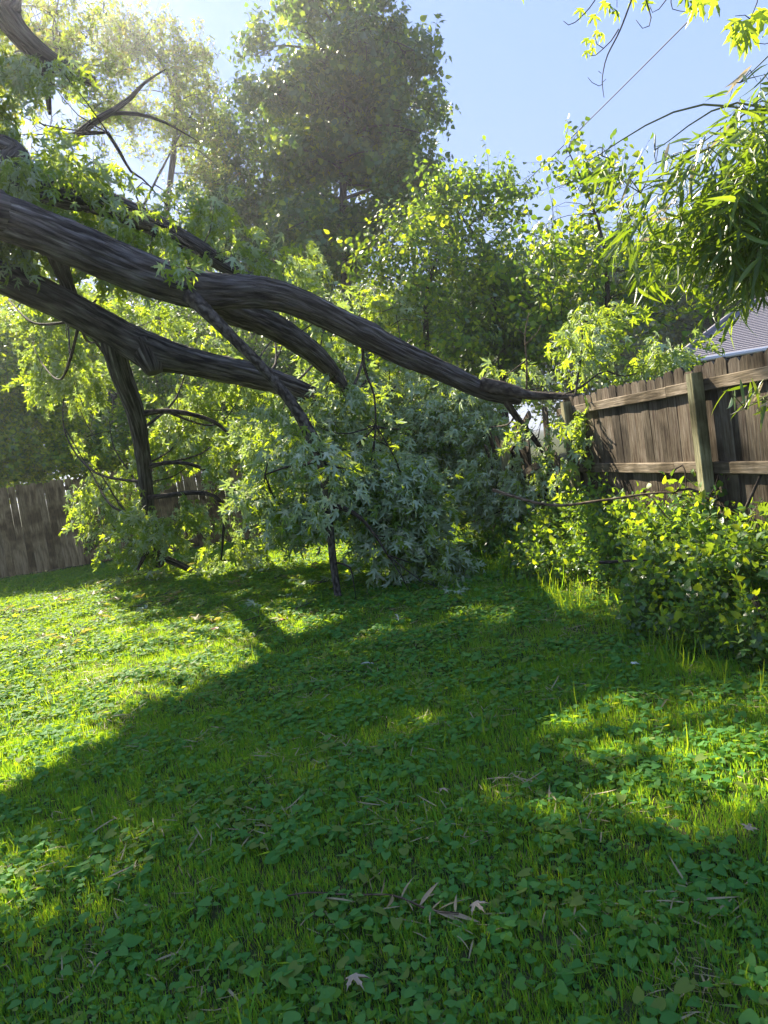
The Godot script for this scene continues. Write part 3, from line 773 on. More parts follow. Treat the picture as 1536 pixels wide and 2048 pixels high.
func make_maple() -> void:
	var shapes := [maple_shape(0.17, 0.4, true), maple_shape(0.15, 0.75, true), maple_shape(0.2, 0.2, true)]
	M.maple_shapes = shapes
	var hang := []
	for k in 4: hang.append(sprig({"n": 11, "length": 0.38, "leaf": 0.122, "shapes": shapes, "mats": [M.maple_green, M.maple_silver, M.maple_pale, M.maple_white], "weights": [0.18, 0.48, 0.27, 0.07], "hang": 0.85, "down": Vector3.UP * 0.9, "petiole": 0.06, "wood": 1.0, "bark": M.stem}))
	var silver := []
	for k in 4: silver.append(sprig({"n": 11, "length": 0.38, "leaf": 0.125, "shapes": shapes, "mats": [M.maple_green, M.maple_silver, M.maple_pale, M.maple_white], "weights": [0.09, 0.62, 0.17, 0.12], "hang": 0.88, "down": Vector3.UP * 0.9, "petiole": 0.06, "wood": 1.0, "bark": M.stem}))
	var old := []
	for k in 3: old.append(sprig({"n": 9, "length": 0.4, "leaf": 0.10, "shapes": shapes, "mats": [M.old_green, M.old_tan, M.maple_pale], "weights": [0.55, 0.25, 0.2], "hang": 0.5, "down": Vector3.DOWN, "petiole": 0.05, "wood": 1.3, "bark": M.twig}))
	# --- the tree that still stands, out to the left
	var base := Vector3(-7.2, 0, -5.6)
	var s := thing("standing_maple", base, "standing silver maple whose dark forked limb hangs at the top left", "tree")
	part("trunk", limb_mesh([Vector3(0, -0.1, 0), Vector3(0.1, 2.2, 0), Vector3(0.25, 4.6, -0.2), Vector3(0.2, 7.0, -0.6), Vector3(0.6, 9.0, -1.4)], [0.52, 0.42, 0.38, 0.25, 0.12], 20, 0.12, 0.03), M.bark, s)
	var hl := [Vector3(-3.484, 7.063, -8.400), Vector3(-3.272, 6.750, -8.400), Vector3(-3.123, 6.498, -8.500), Vector3(-2.934, 6.297, -8.550), Vector3(-2.754, 6.179, -8.600), Vector3(-2.506, 6.058, -8.700)]
	hl.push_front(base + Vector3(0.3, 8.0, -1.0))
	for i in hl.size(): hl[i] -= base
	part("limb", limb_mesh(hl, [0.2, 0.16, 0.13, 0.115, 0.1, 0.085, 0.06], 16, 0.1, 0.015), M.bark, s)
	var h2 := [Vector3(-3.043, 6.392, -8.500), Vector3(-3.034, 6.272, -8.600), Vector3(-3.048, 6.135, -8.700), Vector3(-3.102, 5.833, -8.800)]
	for i in h2.size(): h2[i] -= base
	part("limb", limb_mesh(h2, [0.07, 0.06, 0.045, 0.02], 10, 0.1, 0.008), M.bark, s)
	var h3 := [Vector3(-3.029, 5.780, -9.300), Vector3(-2.820, 5.969, -9.400), Vector3(-2.583, 6.116, -9.500), Vector3(-2.380, 6.342, -9.700), Vector3(-2.199, 6.546, -9.800), Vector3(-1.948, 6.776, -10.000)]
	for i in h3.size(): h3[i] -= base
	part("limb", limb_mesh(h3, [0.05, 0.045, 0.038, 0.03, 0.02, 0.008], 10, 0.12, 0.004), M.bark, s)
	var h4 := [Vector3(-2.618, 6.097, -9.500), Vector3(-2.334, 6.134, -9.700), Vector3(-2.052, 6.076, -9.900), Vector3(-1.699, 5.898, -10.200)]
	for i in h4.size(): h4[i] -= base
	part("limb", limb_mesh(h4, [0.03, 0.024, 0.017, 0.006], 8, 0.12, 0.003), M.bark, s)
	var hr := []
	for q in hl + h2 + h3: hr.append(q + base)
	var co := [[-4.30, 7.67, -9.50, 0.64, 0.58, 0.80], [-3.86, 6.12, -8.60, 0.47, 0.41, 0.60], [-4.30, 6.20, -8.20, 1.00, 0.70, 0.80], [-5.10, 5.90, -7.50, 0.90, 0.70, 0.80], [-5.60, 6.80, -8.40, 0.90, 0.70, 0.80], [-4.40, 7.20, -7.00, 0.90, 0.60, 0.80], [-4.90, 6.20, -9.30, 0.70, 0.60, 0.70]]
	boughs(s, "bough", co, hr, 0.022, M.bark_thin, 0.02)
	foliage(s, "crown", co, 85.0, old, {"lumps": 34.0, "holes": -0.3, "shell": 0.7, "loose": 0.9, "up": 0.2})
	var ct := [[-5.86, 13.86, -25.00, 1.35, 1.01, 1.20], [-4.93, 12.63, -25.00, 1.01, 0.85, 1.20], [-5.17, 15.94, -25.00, 1.01, 0.85, 1.20], [-4.19, 14.09, -25.00, 1.01, 0.85, 1.20], [-4.25, 11.26, -25.00, 0.85, 0.68, 1.20], [-6.15, 15.00, -25.00, 1.35, 1.01, 1.20], [-4.93, 14.51, -25.00, 1.01, 0.85, 1.20], [-4.03, 15.01, -25.00, 0.68, 0.68, 1.20], [-4.48, 13.35, -25.00, 0.85, 0.85, 1.20], [-4.20, 12.05, -25.00, 0.76, 0.85, 1.20], [-3.56, 14.94, -25.00, 0.51, 0.76, 1.20], [-3.47, 13.52, -25.00, 0.42, 0.68, 1.20], [-3.51, 12.27, -25.00, 0.51, 0.68, 1.20], [-6.12, 16.08, -25.00, 1.01, 0.85, 1.20], [-6.31, 13.14, -25.00, 1.01, 0.85, 1.20]]
	full_tree("tan_maple", ct, Vector3(-7.673, 0.000, -25.000), 0.18, old, 21.0, {"small": 1.1, "large": 1.8, "lumps": 34.0, "holes": -0.04, "shell": 0.7, "loose": 0.9, "up": 0.2}, "thin-crowned maple with tan and yellow leaves between the fallen limbs and the sky", M.bark)
	var h5 := [Vector3(-7.0, 6.6, -6.4), Vector3(-6.7, 7.6, -9.0), Vector3(-5.9, 8.3, -11.4), Vector3(-5.0, 8.8, -13.0), Vector3(-4.4, 9.2, -13.4)]
	var cf := [[-3.64, 8.42, -13.00, 0.70, 0.53, 0.70], [-5.29, 10.08, -15.50, 0.84, 0.63, 0.70], [-3.76, 9.16, -13.00, 0.79, 0.62, 0.70], [-5.56, 10.79, -15.50, 0.94, 0.73, 0.70], [-4.77, 11.82, -15.50, 1.26, 0.84, 0.70], [-6.13, 9.90, -15.50, 0.73, 0.73, 0.70], [-4.05, 8.48, -13.00, 0.70, 0.53, 0.70], [-5.60, 8.96, -15.50, 0.73, 0.52, 0.70], [-3.93, 7.73, -13.00, 0.44, 0.44, 0.70], [-5.76, 10.24, -15.50, 0.84, 0.73, 0.70], [-5.01, 10.52, -15.50, 0.84, 0.63, 0.70], [-5.88, 11.21, -15.50, 0.84, 0.63, 0.70]]
	var rf := []
	for w in smooth_path(h5, 0.4): rf.append(w[0])
	for i in h5.size(): h5[i] -= base
	part("limb", limb_mesh(h5, [0.16, 0.12, 0.08, 0.04, 0.01], 14, 0.12, 0.012), M.bark, s)
	boughs(s, "bough", cf, rf.slice(rf.size() / 2), 0.018, M.bark_thin, 0.0)
	foliage(s, "crown", cf, 34.0, old, {"lumps": 34.0, "holes": -0.06, "shell": 0.7, "loose": 0.9, "up": 0.2})
	# --- the part that came down
	var t := thing("fallen_tree", Vector3(-3.0, 0, -9.0), "fallen silver maple limbs with drooping silvery leaves resting on the crushed fence", "tree")
	var roots := []
	var limbs := [
		{"called": "limb", "p": [Vector3(-3.386, 4.189, -6.600), Vector3(-2.991, 4.060, -6.800), Vector3(-2.432, 3.767, -6.950), Vector3(-1.931, 3.483, -7.100), Vector3(-1.433, 3.282, -7.250), Vector3(-0.899, 3.234, -7.500), Vector3(-0.537, 3.114, -7.700), Vector3(-0.071, 2.853, -8.000), Vector3(0.431, 2.549, -8.250), Vector3(0.965, 2.244, -8.450), Vector3(1.356, 2.018, -8.600), Vector3(1.764, 1.862, -8.700)], "r": [0.316, 0.214, 0.2, 0.191, 0.184, 0.175, 0.151, 0.141, 0.133, 0.126, 0.116, 0.098, 0.056], "sides": 48, "step": 0.04, "rough": 0.024, "mat": "bark", "origin": Vector3(0.350, 5.300, -0.300), "knots": [[Vector3(0.162, 2.793, -8.000), 0.16, 0.03]]},
		{"called": "limb", "p": [Vector3(1.301, 2.091, -8.550), Vector3(1.570, 2.002, -8.500), Vector3(1.811, 1.886, -8.350), Vector3(2.050, 1.829, -8.200), Vector3(2.277, 1.775, -8.000)], "r": [0.1, 0.08, 0.05, 0.04, 0.034], "sides": 14, "step": 0.05, "rough": 0.006, "mat": "bark_thin", "origin": null, "knots": []},
		{"called": "limb", "p": [Vector3(-1.665, 3.422, -7.300), Vector3(-1.345, 3.216, -7.700), Vector3(-0.953, 3.076, -8.400), Vector3(-0.594, 2.829, -9.000), Vector3(-0.388, 2.583, -9.500), Vector3(-0.219, 2.304, -9.900)], "r": [0.158, 0.149, 0.14, 0.126, 0.093, 0.037], "sides": 36, "step": 0.04, "rough": 0.022, "mat": "bark", "origin": null, "knots": []},
		{"called": "limb", "p": [Vector3(-4.658, 4.655, -8.800), Vector3(-4.088, 4.210, -9.000), Vector3(-3.521, 3.857, -9.200), Vector3(-3.044, 3.489, -9.400), Vector3(-2.623, 3.193, -9.500), Vector3(-2.050, 2.945, -9.600), Vector3(-1.456, 2.729, -9.700), Vector3(-0.980, 2.506, -9.800), Vector3(-0.503, 2.200, -9.900), Vector3(-0.279, 1.955, -10.100)], "r": [0.307, 0.209, 0.2, 0.2, 0.205, 0.2, 0.167, 0.158, 0.14, 0.112, 0.047], "sides": 48, "step": 0.04, "rough": 0.024, "mat": "bark", "origin": Vector3(0.450, 4.900, 0.100), "knots": [[Vector3(-2.611, 3.084, -9.400), 0.25, 0.06]]},
		{"called": "limb", "p": [Vector3(-3.554, 5.119, -7.700), Vector3(-3.242, 4.893, -7.800), Vector3(-2.959, 4.688, -8.000), Vector3(-2.526, 4.574, -8.200), Vector3(-2.083, 4.361, -8.400), Vector3(-1.645, 4.081, -8.700), Vector3(-1.265, 3.802, -8.900), Vector3(-1.055, 3.725, -9.000)], "r": [0.22, 0.185, 0.165, 0.145, 0.13, 0.12, 0.1, 0.07, 0.02], "sides": 36, "step": 0.04, "rough": 0.022, "mat": "bark", "origin": Vector3(0.500, 5.700, -0.500), "knots": []},
		{"called": "branch", "p": [Vector3(-2.691, 3.259, -9.450), Vector3(-2.623, 3.086, -9.400), Vector3(-2.589, 2.954, -9.380), Vector3(-2.579, 2.889, -9.370)], "r": [0.2, 0.17, 0.13, 0.1], "sides": 18, "step": 0.04, "rough": 0.020, "mat": "bark", "origin": null, "knots": []},
		{"called": "branch", "p": [Vector3(-3.295, 4.458, -8.600), Vector3(-3.384, 4.295, -9.000), Vector3(-3.467, 4.104, -9.400), Vector3(-3.535, 3.755, -9.800)], "r": [0.1, 0.1, 0.09, 0.05], "sides": 16, "step": 0.07, "rough": 0.012, "mat": "bark", "origin": null, "knots": []},
		{"called": "branch", "p": [Vector3(-1.513, 3.214, -7.100), Vector3(-1.339, 2.994, -7.050), Vector3(-1.154, 2.742, -7.100), Vector3(-0.971, 2.492, -7.200), Vector3(-0.769, 2.157, -7.300), Vector3(-0.650, 1.874, -7.400), Vector3(-0.557, 1.549, -7.500), Vector3(-0.564, 1.146, -7.600), Vector3(-0.592, 0.667, -7.700), Vector3(-0.610, 0.287, -7.750), Vector3(-0.613, -0.006, -7.780)], "r": [0.08, 0.062, 0.052, 0.05, 0.052, 0.06, 0.056, 0.045, 0.042, 0.042, 0.045], "sides": 16, "step": 0.06, "rough": 0.005, "mat": "bark_grey", "origin": null, "knots": [[Vector3(-0.624, 1.720, -7.400), 0.12, 0.01]]},
		{"called": "branch", "p": [Vector3(-3.045, 3.415, -9.400), Vector3(-3.103, 3.033, -9.700), Vector3(-3.153, 2.484, -10.200), Vector3(-3.348, 1.814, -10.800), Vector3(-3.559, 1.066, -11.300), Vector3(-3.670, 0.485, -11.700), Vector3(-3.711, 0.217, -11.900)], "r": [0.15, 0.14, 0.12, 0.105, 0.09, 0.085, 0.07], "sides": 16, "step": 0.07, "rough": 0.012, "mat": "bark", "origin": null, "knots": []},
		{"called": "branch", "p": [Vector3(-3.686, 0.376, -11.800), Vector3(-3.464, 0.222, -11.900), Vector3(-3.123, -0.036, -12.000), Vector3(-2.816, -0.182, -12.000)], "r": [0.06, 0.055, 0.05, 0.03], "sides": 10, "step": 0.08, "rough": 0.006, "mat": "bark", "origin": null, "knots": []},
		{"called": "branch", "p": [Vector3(-3.673, 0.619, -11.600), Vector3(-3.790, 0.450, -11.500), Vector3(-3.912, 0.245, -11.400)], "r": [0.05, 0.035, 0.02], "sides": 8, "step": 0.08, "rough": 0.004, "mat": "bark_thin", "origin": null, "knots": []},
		{"called": "branch", "p": [Vector3(-3.097, 2.489, -10.200), Vector3(-2.727, 2.470, -10.100), Vector3(-2.377, 2.373, -10.000), Vector3(-2.065, 2.213, -10.000), Vector3(-1.883, 2.004, -10.000)], "r": [0.04, 0.036, 0.032, 0.026, 0.015], "sides": 10, "step": 0.08, "rough": 0.003, "mat": "bark_thin", "origin": null, "knots": []},
		{"called": "branch", "p": [Vector3(-3.420, 1.335, -11.000), Vector3(-3.078, 1.327, -10.900), Vector3(-2.684, 1.312, -10.800), Vector3(-2.384, 1.214, -10.700), Vector3(-2.294, 1.003, -10.700), Vector3(-2.367, 0.609, -10.700), Vector3(-2.472, 0.277, -10.800)], "r": [0.04, 0.036, 0.034, 0.03, 0.026, 0.02, 0.01], "sides": 10, "step": 0.08, "rough": 0.003, "mat": "bark_thin", "origin": null, "knots": []},
		{"called": "branch", "p": [Vector3(-3.326, 1.774, -10.800), Vector3(-2.915, 1.790, -10.600), Vector3(-2.481, 1.656, -10.500), Vector3(-2.050, 1.234, -10.500)], "r": [0.035, 0.03, 0.025, 0.012], "sides": 8, "step": 0.08, "rough": 0.003, "mat": "bark_thin", "origin": null, "knots": []},
		{"called": "branch", "p": [Vector3(-0.522, 1.023, -7.620), Vector3(-0.393, 0.974, -7.600), Vector3(-0.253, 0.865, -7.600), Vector3(-0.127, 0.663, -7.600), Vector3(-0.029, 0.437, -7.600)], "r": [0.034, 0.028, 0.022, 0.016, 0.008], "sides": 10, "step": 0.08, "rough": 0.003, "mat": "bark_thin", "origin": null, "knots": []},
		{"called": "branch", "p": [Vector3(-0.577, 0.422, -7.720), Vector3(-0.433, 0.365, -7.600), Vector3(-0.416, 0.187, -7.550), Vector3(-0.422, 0.019, -7.600)], "r": [0.012, 0.01, 0.008, 0.004], "sides": 8, "step": 0.08, "rough": 0.002, "mat": "bark_thin", "origin": null, "knots": []},
		{"called": "branch", "p": [Vector3(-0.609, 0.016, -7.750), Vector3(-0.750, 0.004, -7.600), Vector3(-1.026, -0.008, -7.700)], "r": [0.028, 0.018, 0.008], "sides": 8, "step": 0.08, "rough": 0.002, "mat": "bark_thin", "origin": null, "knots": []},
		{"called": "branch", "p": [Vector3(-0.559, 1.534, -7.500), Vector3(-0.730, 1.481, -7.600), Vector3(-0.949, 1.486, -7.700), Vector3(-1.182, 1.439, -7.800)], "r": [0.02, 0.016, 0.012, 0.006], "sides": 8, "step": 0.08, "rough": 0.002, "mat": "bark_thin", "origin": null, "knots": []},
		{"called": "branch", "p": [Vector3(0.030, 2.641, -8.100), Vector3(0.021, 2.405, -8.150), Vector3(0.079, 2.128, -8.200), Vector3(0.053, 1.801, -8.200)], "r": [0.018, 0.015, 0.012, 0.006], "sides": 8, "step": 0.08, "rough": 0.002, "mat": "bark_thin", "origin": null, "knots": []},
		{"called": "branch", "p": [Vector3(1.529, 2.005, -8.600), Vector3(1.683, 1.698, -8.700), Vector3(1.877, 1.375, -8.700), Vector3(2.065, 0.992, -8.700)], "r": [0.05, 0.04, 0.03, 0.015], "sides": 12, "step": 0.08, "rough": 0.004, "mat": "bark_thin", "origin": null, "knots": []},
		{"called": "branch", "p": [Vector3(2.212, 1.774, -8.000), Vector3(2.319, 2.064, -8.100), Vector3(2.427, 2.388, -8.200), Vector3(2.456, 2.619, -8.300)], "r": [0.014, 0.012, 0.009, 0.004], "sides": 7, "step": 0.08, "rough": 0.001, "mat": "bark_thin", "origin": null, "knots": []},
		{"called": "branch", "p": [Vector3(2.111, 1.814, -8.120), Vector3(2.321, 1.886, -8.050), Vector3(2.483, 1.986, -8.000), Vector3(2.593, 2.002, -8.000)], "r": [0.018, 0.014, 0.009, 0.004], "sides": 7, "step": 0.08, "rough": 0.001, "mat": "bark_thin", "origin": null, "knots": []},
		{"called": "branch", "p": [Vector3(2.256, 1.778, -8.000), Vector3(2.383, 1.745, -7.950), Vector3(2.531, 1.757, -7.900), Vector3(2.662, 1.727, -7.900)], "r": [0.03, 0.018, 0.011, 0.005], "sides": 8, "step": 0.08, "rough": 0.001, "mat": "bark_thin", "origin": null, "knots": []},
		{"called": "branch", "p": [Vector3(1.833, 1.960, -8.600), Vector3(1.877, 2.299, -8.600), Vector3(1.908, 2.589, -8.650), Vector3(1.999, 2.843, -8.700)], "r": [0.012, 0.01, 0.008, 0.003], "sides": 7, "step": 0.08, "rough": 0.001, "mat": "dry", "origin": null, "knots": []},
		{"called": "branch", "p": [Vector3(1.882, 2.470, -8.600), Vector3(2.043, 2.590, -8.600), Vector3(2.094, 2.668, -8.600)], "r": [0.007, 0.005, 0.002], "sides": 6, "step": 0.08, "rough": 0.000, "mat": "dry", "origin": null, "knots": []},
		{"called": "branch", "p": [Vector3(1.897, 2.582, -8.600), Vector3(1.794, 2.683, -8.600), Vector3(1.777, 2.725, -8.600)], "r": [0.007, 0.005, 0.002], "sides": 6, "step": 0.08, "rough": 0.000, "mat": "dry", "origin": null, "knots": []},
		{"called": "twig", "p": [Vector3(-2.434, 5.460, -8.600), Vector3(-2.334, 5.228, -8.600), Vector3(-2.248, 5.008, -8.600), Vector3(-2.135, 4.909, -8.600), Vector3(-2.065, 4.822, -8.600)], "r": [0.022, 0.018, 0.015, 0.01, 0.006], "sides": 8, "step": 0.08, "rough": 0.002, "mat": "bark_thin", "origin": null, "knots": []},
		{"called": "twig", "p": [Vector3(-2.065, 4.822, -8.600), Vector3(-2.141, 4.872, -8.600), Vector3(-2.271, 4.780, -8.600), Vector3(-2.238, 4.737, -8.600)], "r": [0.008, 0.007, 0.006, 0.003], "sides": 6, "step": 0.08, "rough": 0.000, "mat": "bark_thin", "origin": null, "knots": []}]
	for l in limbs:
		var pts: Array = l.p
		if l.origin: pts.push_front(base + l.origin)
		for q in smooth_path(pts, 0.3): roots.append(q[0])
		for i in pts.size(): pts[i] -= t.position
		var knots := []
		for q in l.knots: knots.append([q[0] - t.position, q[1], q[2]])
		var o := part(l.called, limb_mesh(pts, l.r, l.sides, l.step, l.rough, knots), M[l.mat], t)
	var ca := [[-3.39, 5.62, -8.60, 0.49, 0.47, 0.60], [-2.51, 4.96, -8.20, 0.30, 0.28, 0.40], [-2.99, 4.65, -7.30, 0.35, 0.22, 0.40, 2.00], [-2.75, 4.80, -7.80, 0.37, 0.24, 0.50, 2.00], [-2.28, 4.66, -9.00, 0.46, 0.23, 0.40], [-1.80, 4.77, -9.20, 0.40, 0.26, 0.40], [-1.43, 4.71, -9.00, 0.33, 0.30, 0.50], [-1.60, 5.13, -11.50, 0.54, 0.39, 0.50, 1.30], [-1.14, 4.90, -12.00, 0.57, 0.41, 0.50, 1.30], [-0.85, 4.46, -12.00, 0.53, 0.37, 0.40, 1.30], [-1.43, 3.41, -6.75, 0.21, 0.18, 0.20, 1.50], [-2.06, 4.16, -8.20, 0.39, 0.22, 0.40], [-1.35, 3.93, -8.30, 0.34, 0.22, 0.40], [-0.49, 3.82, -11.20, 0.45, 0.23, 0.35, 1.30], [0.11, 3.89, -12.00, 0.65, 0.32, 0.40, 1.30], [0.59, 3.86, -12.20, 0.49, 0.41, 0.40, 1.30], [-0.19, 3.44, -11.60, 0.47, 0.24, 0.35, 1.30], [-1.07, 3.76, -11.00, 0.52, 0.26, 0.40, 1.30], [-0.51, 3.21, -11.30, 0.38, 0.31, 0.50, 1.30], [-3.17, 2.72, -12.40, 0.67, 0.42, 0.60, 1.05], [-2.38, 2.72, -12.20, 0.66, 0.49, 0.60, 1.05], [-1.71, 2.00, -10.50, 0.57, 0.60, 0.68, 1.05], [-2.79, 1.96, -12.00, 0.77, 0.69, 0.68, 1.05], [-3.05, 1.24, -11.00, 0.67, 0.56, 0.60, 1.05], [-2.32, 1.06, -11.00, 0.63, 0.56, 0.60, 1.05], [-4.59, 1.61, -13.00, 0.40, 0.66, 0.45, 1.05], [-4.45, 2.64, -13.00, 0.48, 0.66, 0.52, 1.05], [-5.11, 3.75, -13.50, 0.82, 0.68, 0.68, 1.05], [-5.51, 4.27, -13.00, 0.62, 0.62, 0.60, 1.05], [-4.97, 4.87, -13.00, 0.97, 0.48, 0.60, 1.05], [-3.86, 4.28, -12.50, 0.46, 0.46, 0.45, 1.05], [-4.19, 0.69, -12.00, 0.41, 0.28, 0.40, 1.05], [-2.31, 0.31, -11.50, 0.58, 0.35, 0.60, 1.05], [-4.10, 0.17, -11.80, 0.48, 0.22, 0.45, 1.05], [-3.06, 0.25, -11.60, 0.47, 0.27, 0.50, 1.05], [-5.63, 4.89, -12.60, 0.51, 0.51, 0.52, 1.05], [-3.83, 4.61, -9.50, 0.51, 0.22, 0.30, 0.60], [-3.08, 4.41, -9.60, 0.45, 0.26, 0.38, 0.60], [2.37, 2.36, -8.30, 0.36, 0.28, 0.40, 3.00], [2.92, 2.25, -8.50, 0.49, 0.24, 0.50, 3.00], [3.48, 2.21, -8.60, 0.41, 0.21, 0.40, 3.00], [2.63, 2.63, -8.50, 0.26, 0.23, 0.35, 3.00], [2.20, 1.57, -7.75, 0.20, 0.24, 0.22, 3.00], [2.08, 1.20, -7.70, 0.16, 0.21, 0.18, 3.00], [2.13, 1.99, -8.80, 0.24, 0.18, 0.35, 1.70], [1.91, 1.54, -8.50, 0.26, 0.29, 0.35, 1.70], [-1.38, 1.21, -8.50, 0.26, 0.29, 0.35, 1.20], [-3.50, 6.23, -9.00, 0.30, 0.30, 0.45], [-2.95, 6.10, -8.50, 0.26, 0.23, 0.30, 2.50], [-2.78, 6.04, -8.10, 0.30, 0.19, 0.20, 3.50], [-4.71, 1.39, -12.50, 0.51, 0.51, 0.50, 1.20], [-4.88, 2.01, -12.80, 0.43, 0.43, 0.50, 1.20], [-3.42, 0.79, -11.50, 0.47, 0.31, 0.40, 1.20], [-3.44, 5.95, -8.60, 0.35, 0.35, 0.50], [-3.37, 4.21, -12.50, 0.51, 0.38, 0.50, 1.05], [-2.58, 3.65, -12.30, 0.50, 0.42, 0.50, 1.05], [-1.95, 3.12, -12.00, 0.49, 0.37, 0.50, 1.05], [-3.35, 2.04, -12.00, 0.65, 0.57, 0.60, 1.05], [-5.27, 2.76, -13.00, 0.35, 0.44, 0.50, 1.05], [-3.85, 0.55, -12.00, 0.49, 0.32, 0.50], [-2.52, 4.50, -7.75, 0.26, 0.12, 0.25, 2.00], [-2.23, 4.41, -7.90, 0.21, 0.12, 0.25, 2.00]]
	boughs(t, "branch", ca, roots, 0.018, M.bark_thin, 0.12)
	foliage(t, "foliage", ca, 80.0, hang, {"style": "hang", "lumps": 36.0, "holes": -0.1, "shell": 0.55, "loose": 0.45})
	var cv := [[-0.23, 2.57, -11.30, 0.61, 0.42, 0.70, 2.34], [0.53, 2.48, -11.60, 0.71, 0.47, 0.80, 2.34], [1.20, 2.04, -11.00, 0.67, 0.45, 0.80, 2.34], [1.65, 1.65, -10.40, 0.49, 0.42, 0.70, 1.80], [0.82, 1.50, -11.00, 0.67, 0.52, 0.80, 2.34], [0.11, 1.75, -11.00, 0.74, 0.59, 0.80, 2.34], [-0.34, 1.23, -8.60, 0.47, 0.44, 0.70, 2.86], [-0.72, 1.75, -8.50, 0.40, 0.40, 0.50, 2.86], [0.23, 1.09, -8.50, 0.46, 0.49, 0.60, 2.86], [-0.01, 0.69, -8.20, 0.33, 0.33, 0.45, 2.60], [0.38, 0.39, -7.90, 0.35, 0.37, 0.45, 2.60], [0.57, 0.06, -7.60, 0.23, 0.18, 0.35, 2.00], [0.19, -0.02, -7.60, 0.23, 0.13, 0.30, 2.00], [-1.16, 1.40, -8.80, 0.36, 0.42, 0.50, 2.86], [-0.96, 0.97, -8.60, 0.29, 0.26, 0.35, 2.86], [1.25, 0.99, -10.80, 0.58, 0.58, 0.80, 2.34], [1.59, 0.97, -9.80, 0.40, 0.53, 0.70, 2.00], [1.03, 0.46, -9.60, 0.39, 0.32, 0.50, 2.00], [-1.24, 2.03, -9.20, 0.37, 0.37, 0.50, 1.80], [-1.83, 0.19, -12.50, 0.38, 0.34, 0.60, 1.05], [1.73, 2.30, -9.20, 0.28, 0.19, 0.35, 1.70], [1.82, 1.08, -8.90, 0.24, 0.30, 0.35, 2.00], [-0.58, 1.97, -8.60, 0.41, 0.29, 0.40, 2.86], [-0.28, 2.20, -9.30, 0.31, 0.25, 0.30, 2.20], [0.02, 1.85, -9.40, 0.38, 0.32, 0.35, 2.20], [-1.09, 1.69, -8.20, 0.25, 0.28, 0.30, 1.20], [-0.69, 1.07, -8.30, 0.22, 0.34, 0.30], [-0.28, 1.57, -8.40, 0.40, 0.40, 0.40, 2.86], [0.02, 1.25, -8.30, 0.34, 0.34, 0.40, 2.86], [-0.25, 2.36, -9.10, 0.31, 0.22, 0.25, 3.00], [-0.54, 2.15, -9.30, 0.25, 0.18, 0.20, 3.00], [-1.07, 2.79, -11.60, 0.47, 0.39, 0.50], [-1.46, 1.92, -11.80, 0.48, 0.56, 0.50], [-0.70, 1.78, -7.30, 0.20, 0.20, 0.20, 2.00], [-0.37, 1.43, -7.40, 0.20, 0.20, 0.20, 2.00], [-0.63, 1.06, -7.50, 0.23, 0.25, 0.20, 1.60]]
	boughs(t, "branch", cv, roots, 0.018, M.bark_thin, 0.12)
	foliage(t, "foliage", cv, 105.0, silver, {"style": "hang", "lumps": 36.0, "holes": -0.1, "shell": 0.5, "loose": 0.4})
	var cs := [[-4.05, 5.60, -9.38, 0.50, 0.35, 0.45], [-3.54, 5.30, -9.45, 0.50, 0.35, 0.45], [-2.98, 5.00, -9.42, 0.50, 0.35, 0.45], [-4.48, 6.00, -9.55, 0.50, 0.35, 0.45], [-3.30, 4.90, -9.60, 0.60, 0.40, 0.50], [-2.90, 4.40, -9.40, 0.50, 0.35, 0.45], [-4.00, 4.90, -8.70, 0.50, 0.40, 0.45], [-3.90, 4.70, -9.30, 0.70, 0.50, 0.60], [-4.40, 5.30, -9.30, 0.60, 0.50, 0.60], [-3.20, 5.20, -10.30, 0.60, 0.50, 0.60], [-4.15, 5.01, -8.70, 0.41, 0.29, 0.40], [-3.82, 5.03, -9.20, 0.37, 0.25, 0.40], [-3.38, 5.04, -9.70, 0.39, 0.26, 0.40], [-2.87, 5.04, -10.35, 0.42, 0.28, 0.40], [-2.54, 5.01, -11.50, 0.47, 0.31, 0.40], [-4.46, 4.99, -8.50, 0.40, 0.29, 0.40], [-4.54, 5.00, -8.10, 0.44, 0.33, 0.40], [-0.31, 3.39, -8.70, 0.29, 0.14, 0.30], [-0.75, 3.70, -8.50, 0.29, 0.15, 0.30]]  # leaf masses added mainly for the shade they throw on the lawn
	boughs(t, "branch", cs, roots, 0.018, M.bark_thin, 0.05)
	foliage(t, "foliage", cs, 95.0, hang, {"style": "hang", "lumps": 36.0, "holes": -0.5, "shell": 0.7, "loose": 0.6})
	# single leaves nearest the eye
	var leaves := []
	for m in [M.maple_green, M.maple_silver, M.maple_pale]:
		for q in shapes:
			var st := begin()
			add_shape(st, q, Transform3D())
			var mesh := ArrayMesh.new()
			commit(st, mesh, m)
			leaves.append(mesh)
	var near := [[-1.42, 3.40, -6.70, 0.23, 0.20, 0.25], [-0.30, 1.35, -8.20, 0.50, 0.50, 0.50], [-0.69, 1.74, -8.20, 0.39, 0.39, 0.40], [0.22, 1.11, -8.10, 0.44, 0.47, 0.50], [0.36, 0.38, -7.60, 0.33, 0.36, 0.40], [2.11, 1.42, -7.60, 0.21, 0.41, 0.20], [2.28, 2.33, -8.00, 0.35, 0.27, 0.40], [-2.57, 4.59, -7.30, 0.39, 0.30, 0.40], [-1.89, 4.18, -7.50, 0.41, 0.20, 0.30], [-0.71, 3.84, -8.30, 0.45, 0.28, 0.40]]
	for i in 300:
		var c: Array = near[i % near.size()]
		var p: Vector3 = Vector3(c[0], c[1], c[2]) + rvec() * Vector3(c[3], c[4], c[5]) * pow(rng.randf(), 0.5)
		p.y = maxf(p.y, 0.16)
		part("leaf", leaves[rng.randi() % leaves.size()], null, t, aim(Vector3.DOWN + rvec() * 0.6, rvec() + Vector3(0, 0.3, 0.5), rnd(0.09, 0.14), p - t.position))

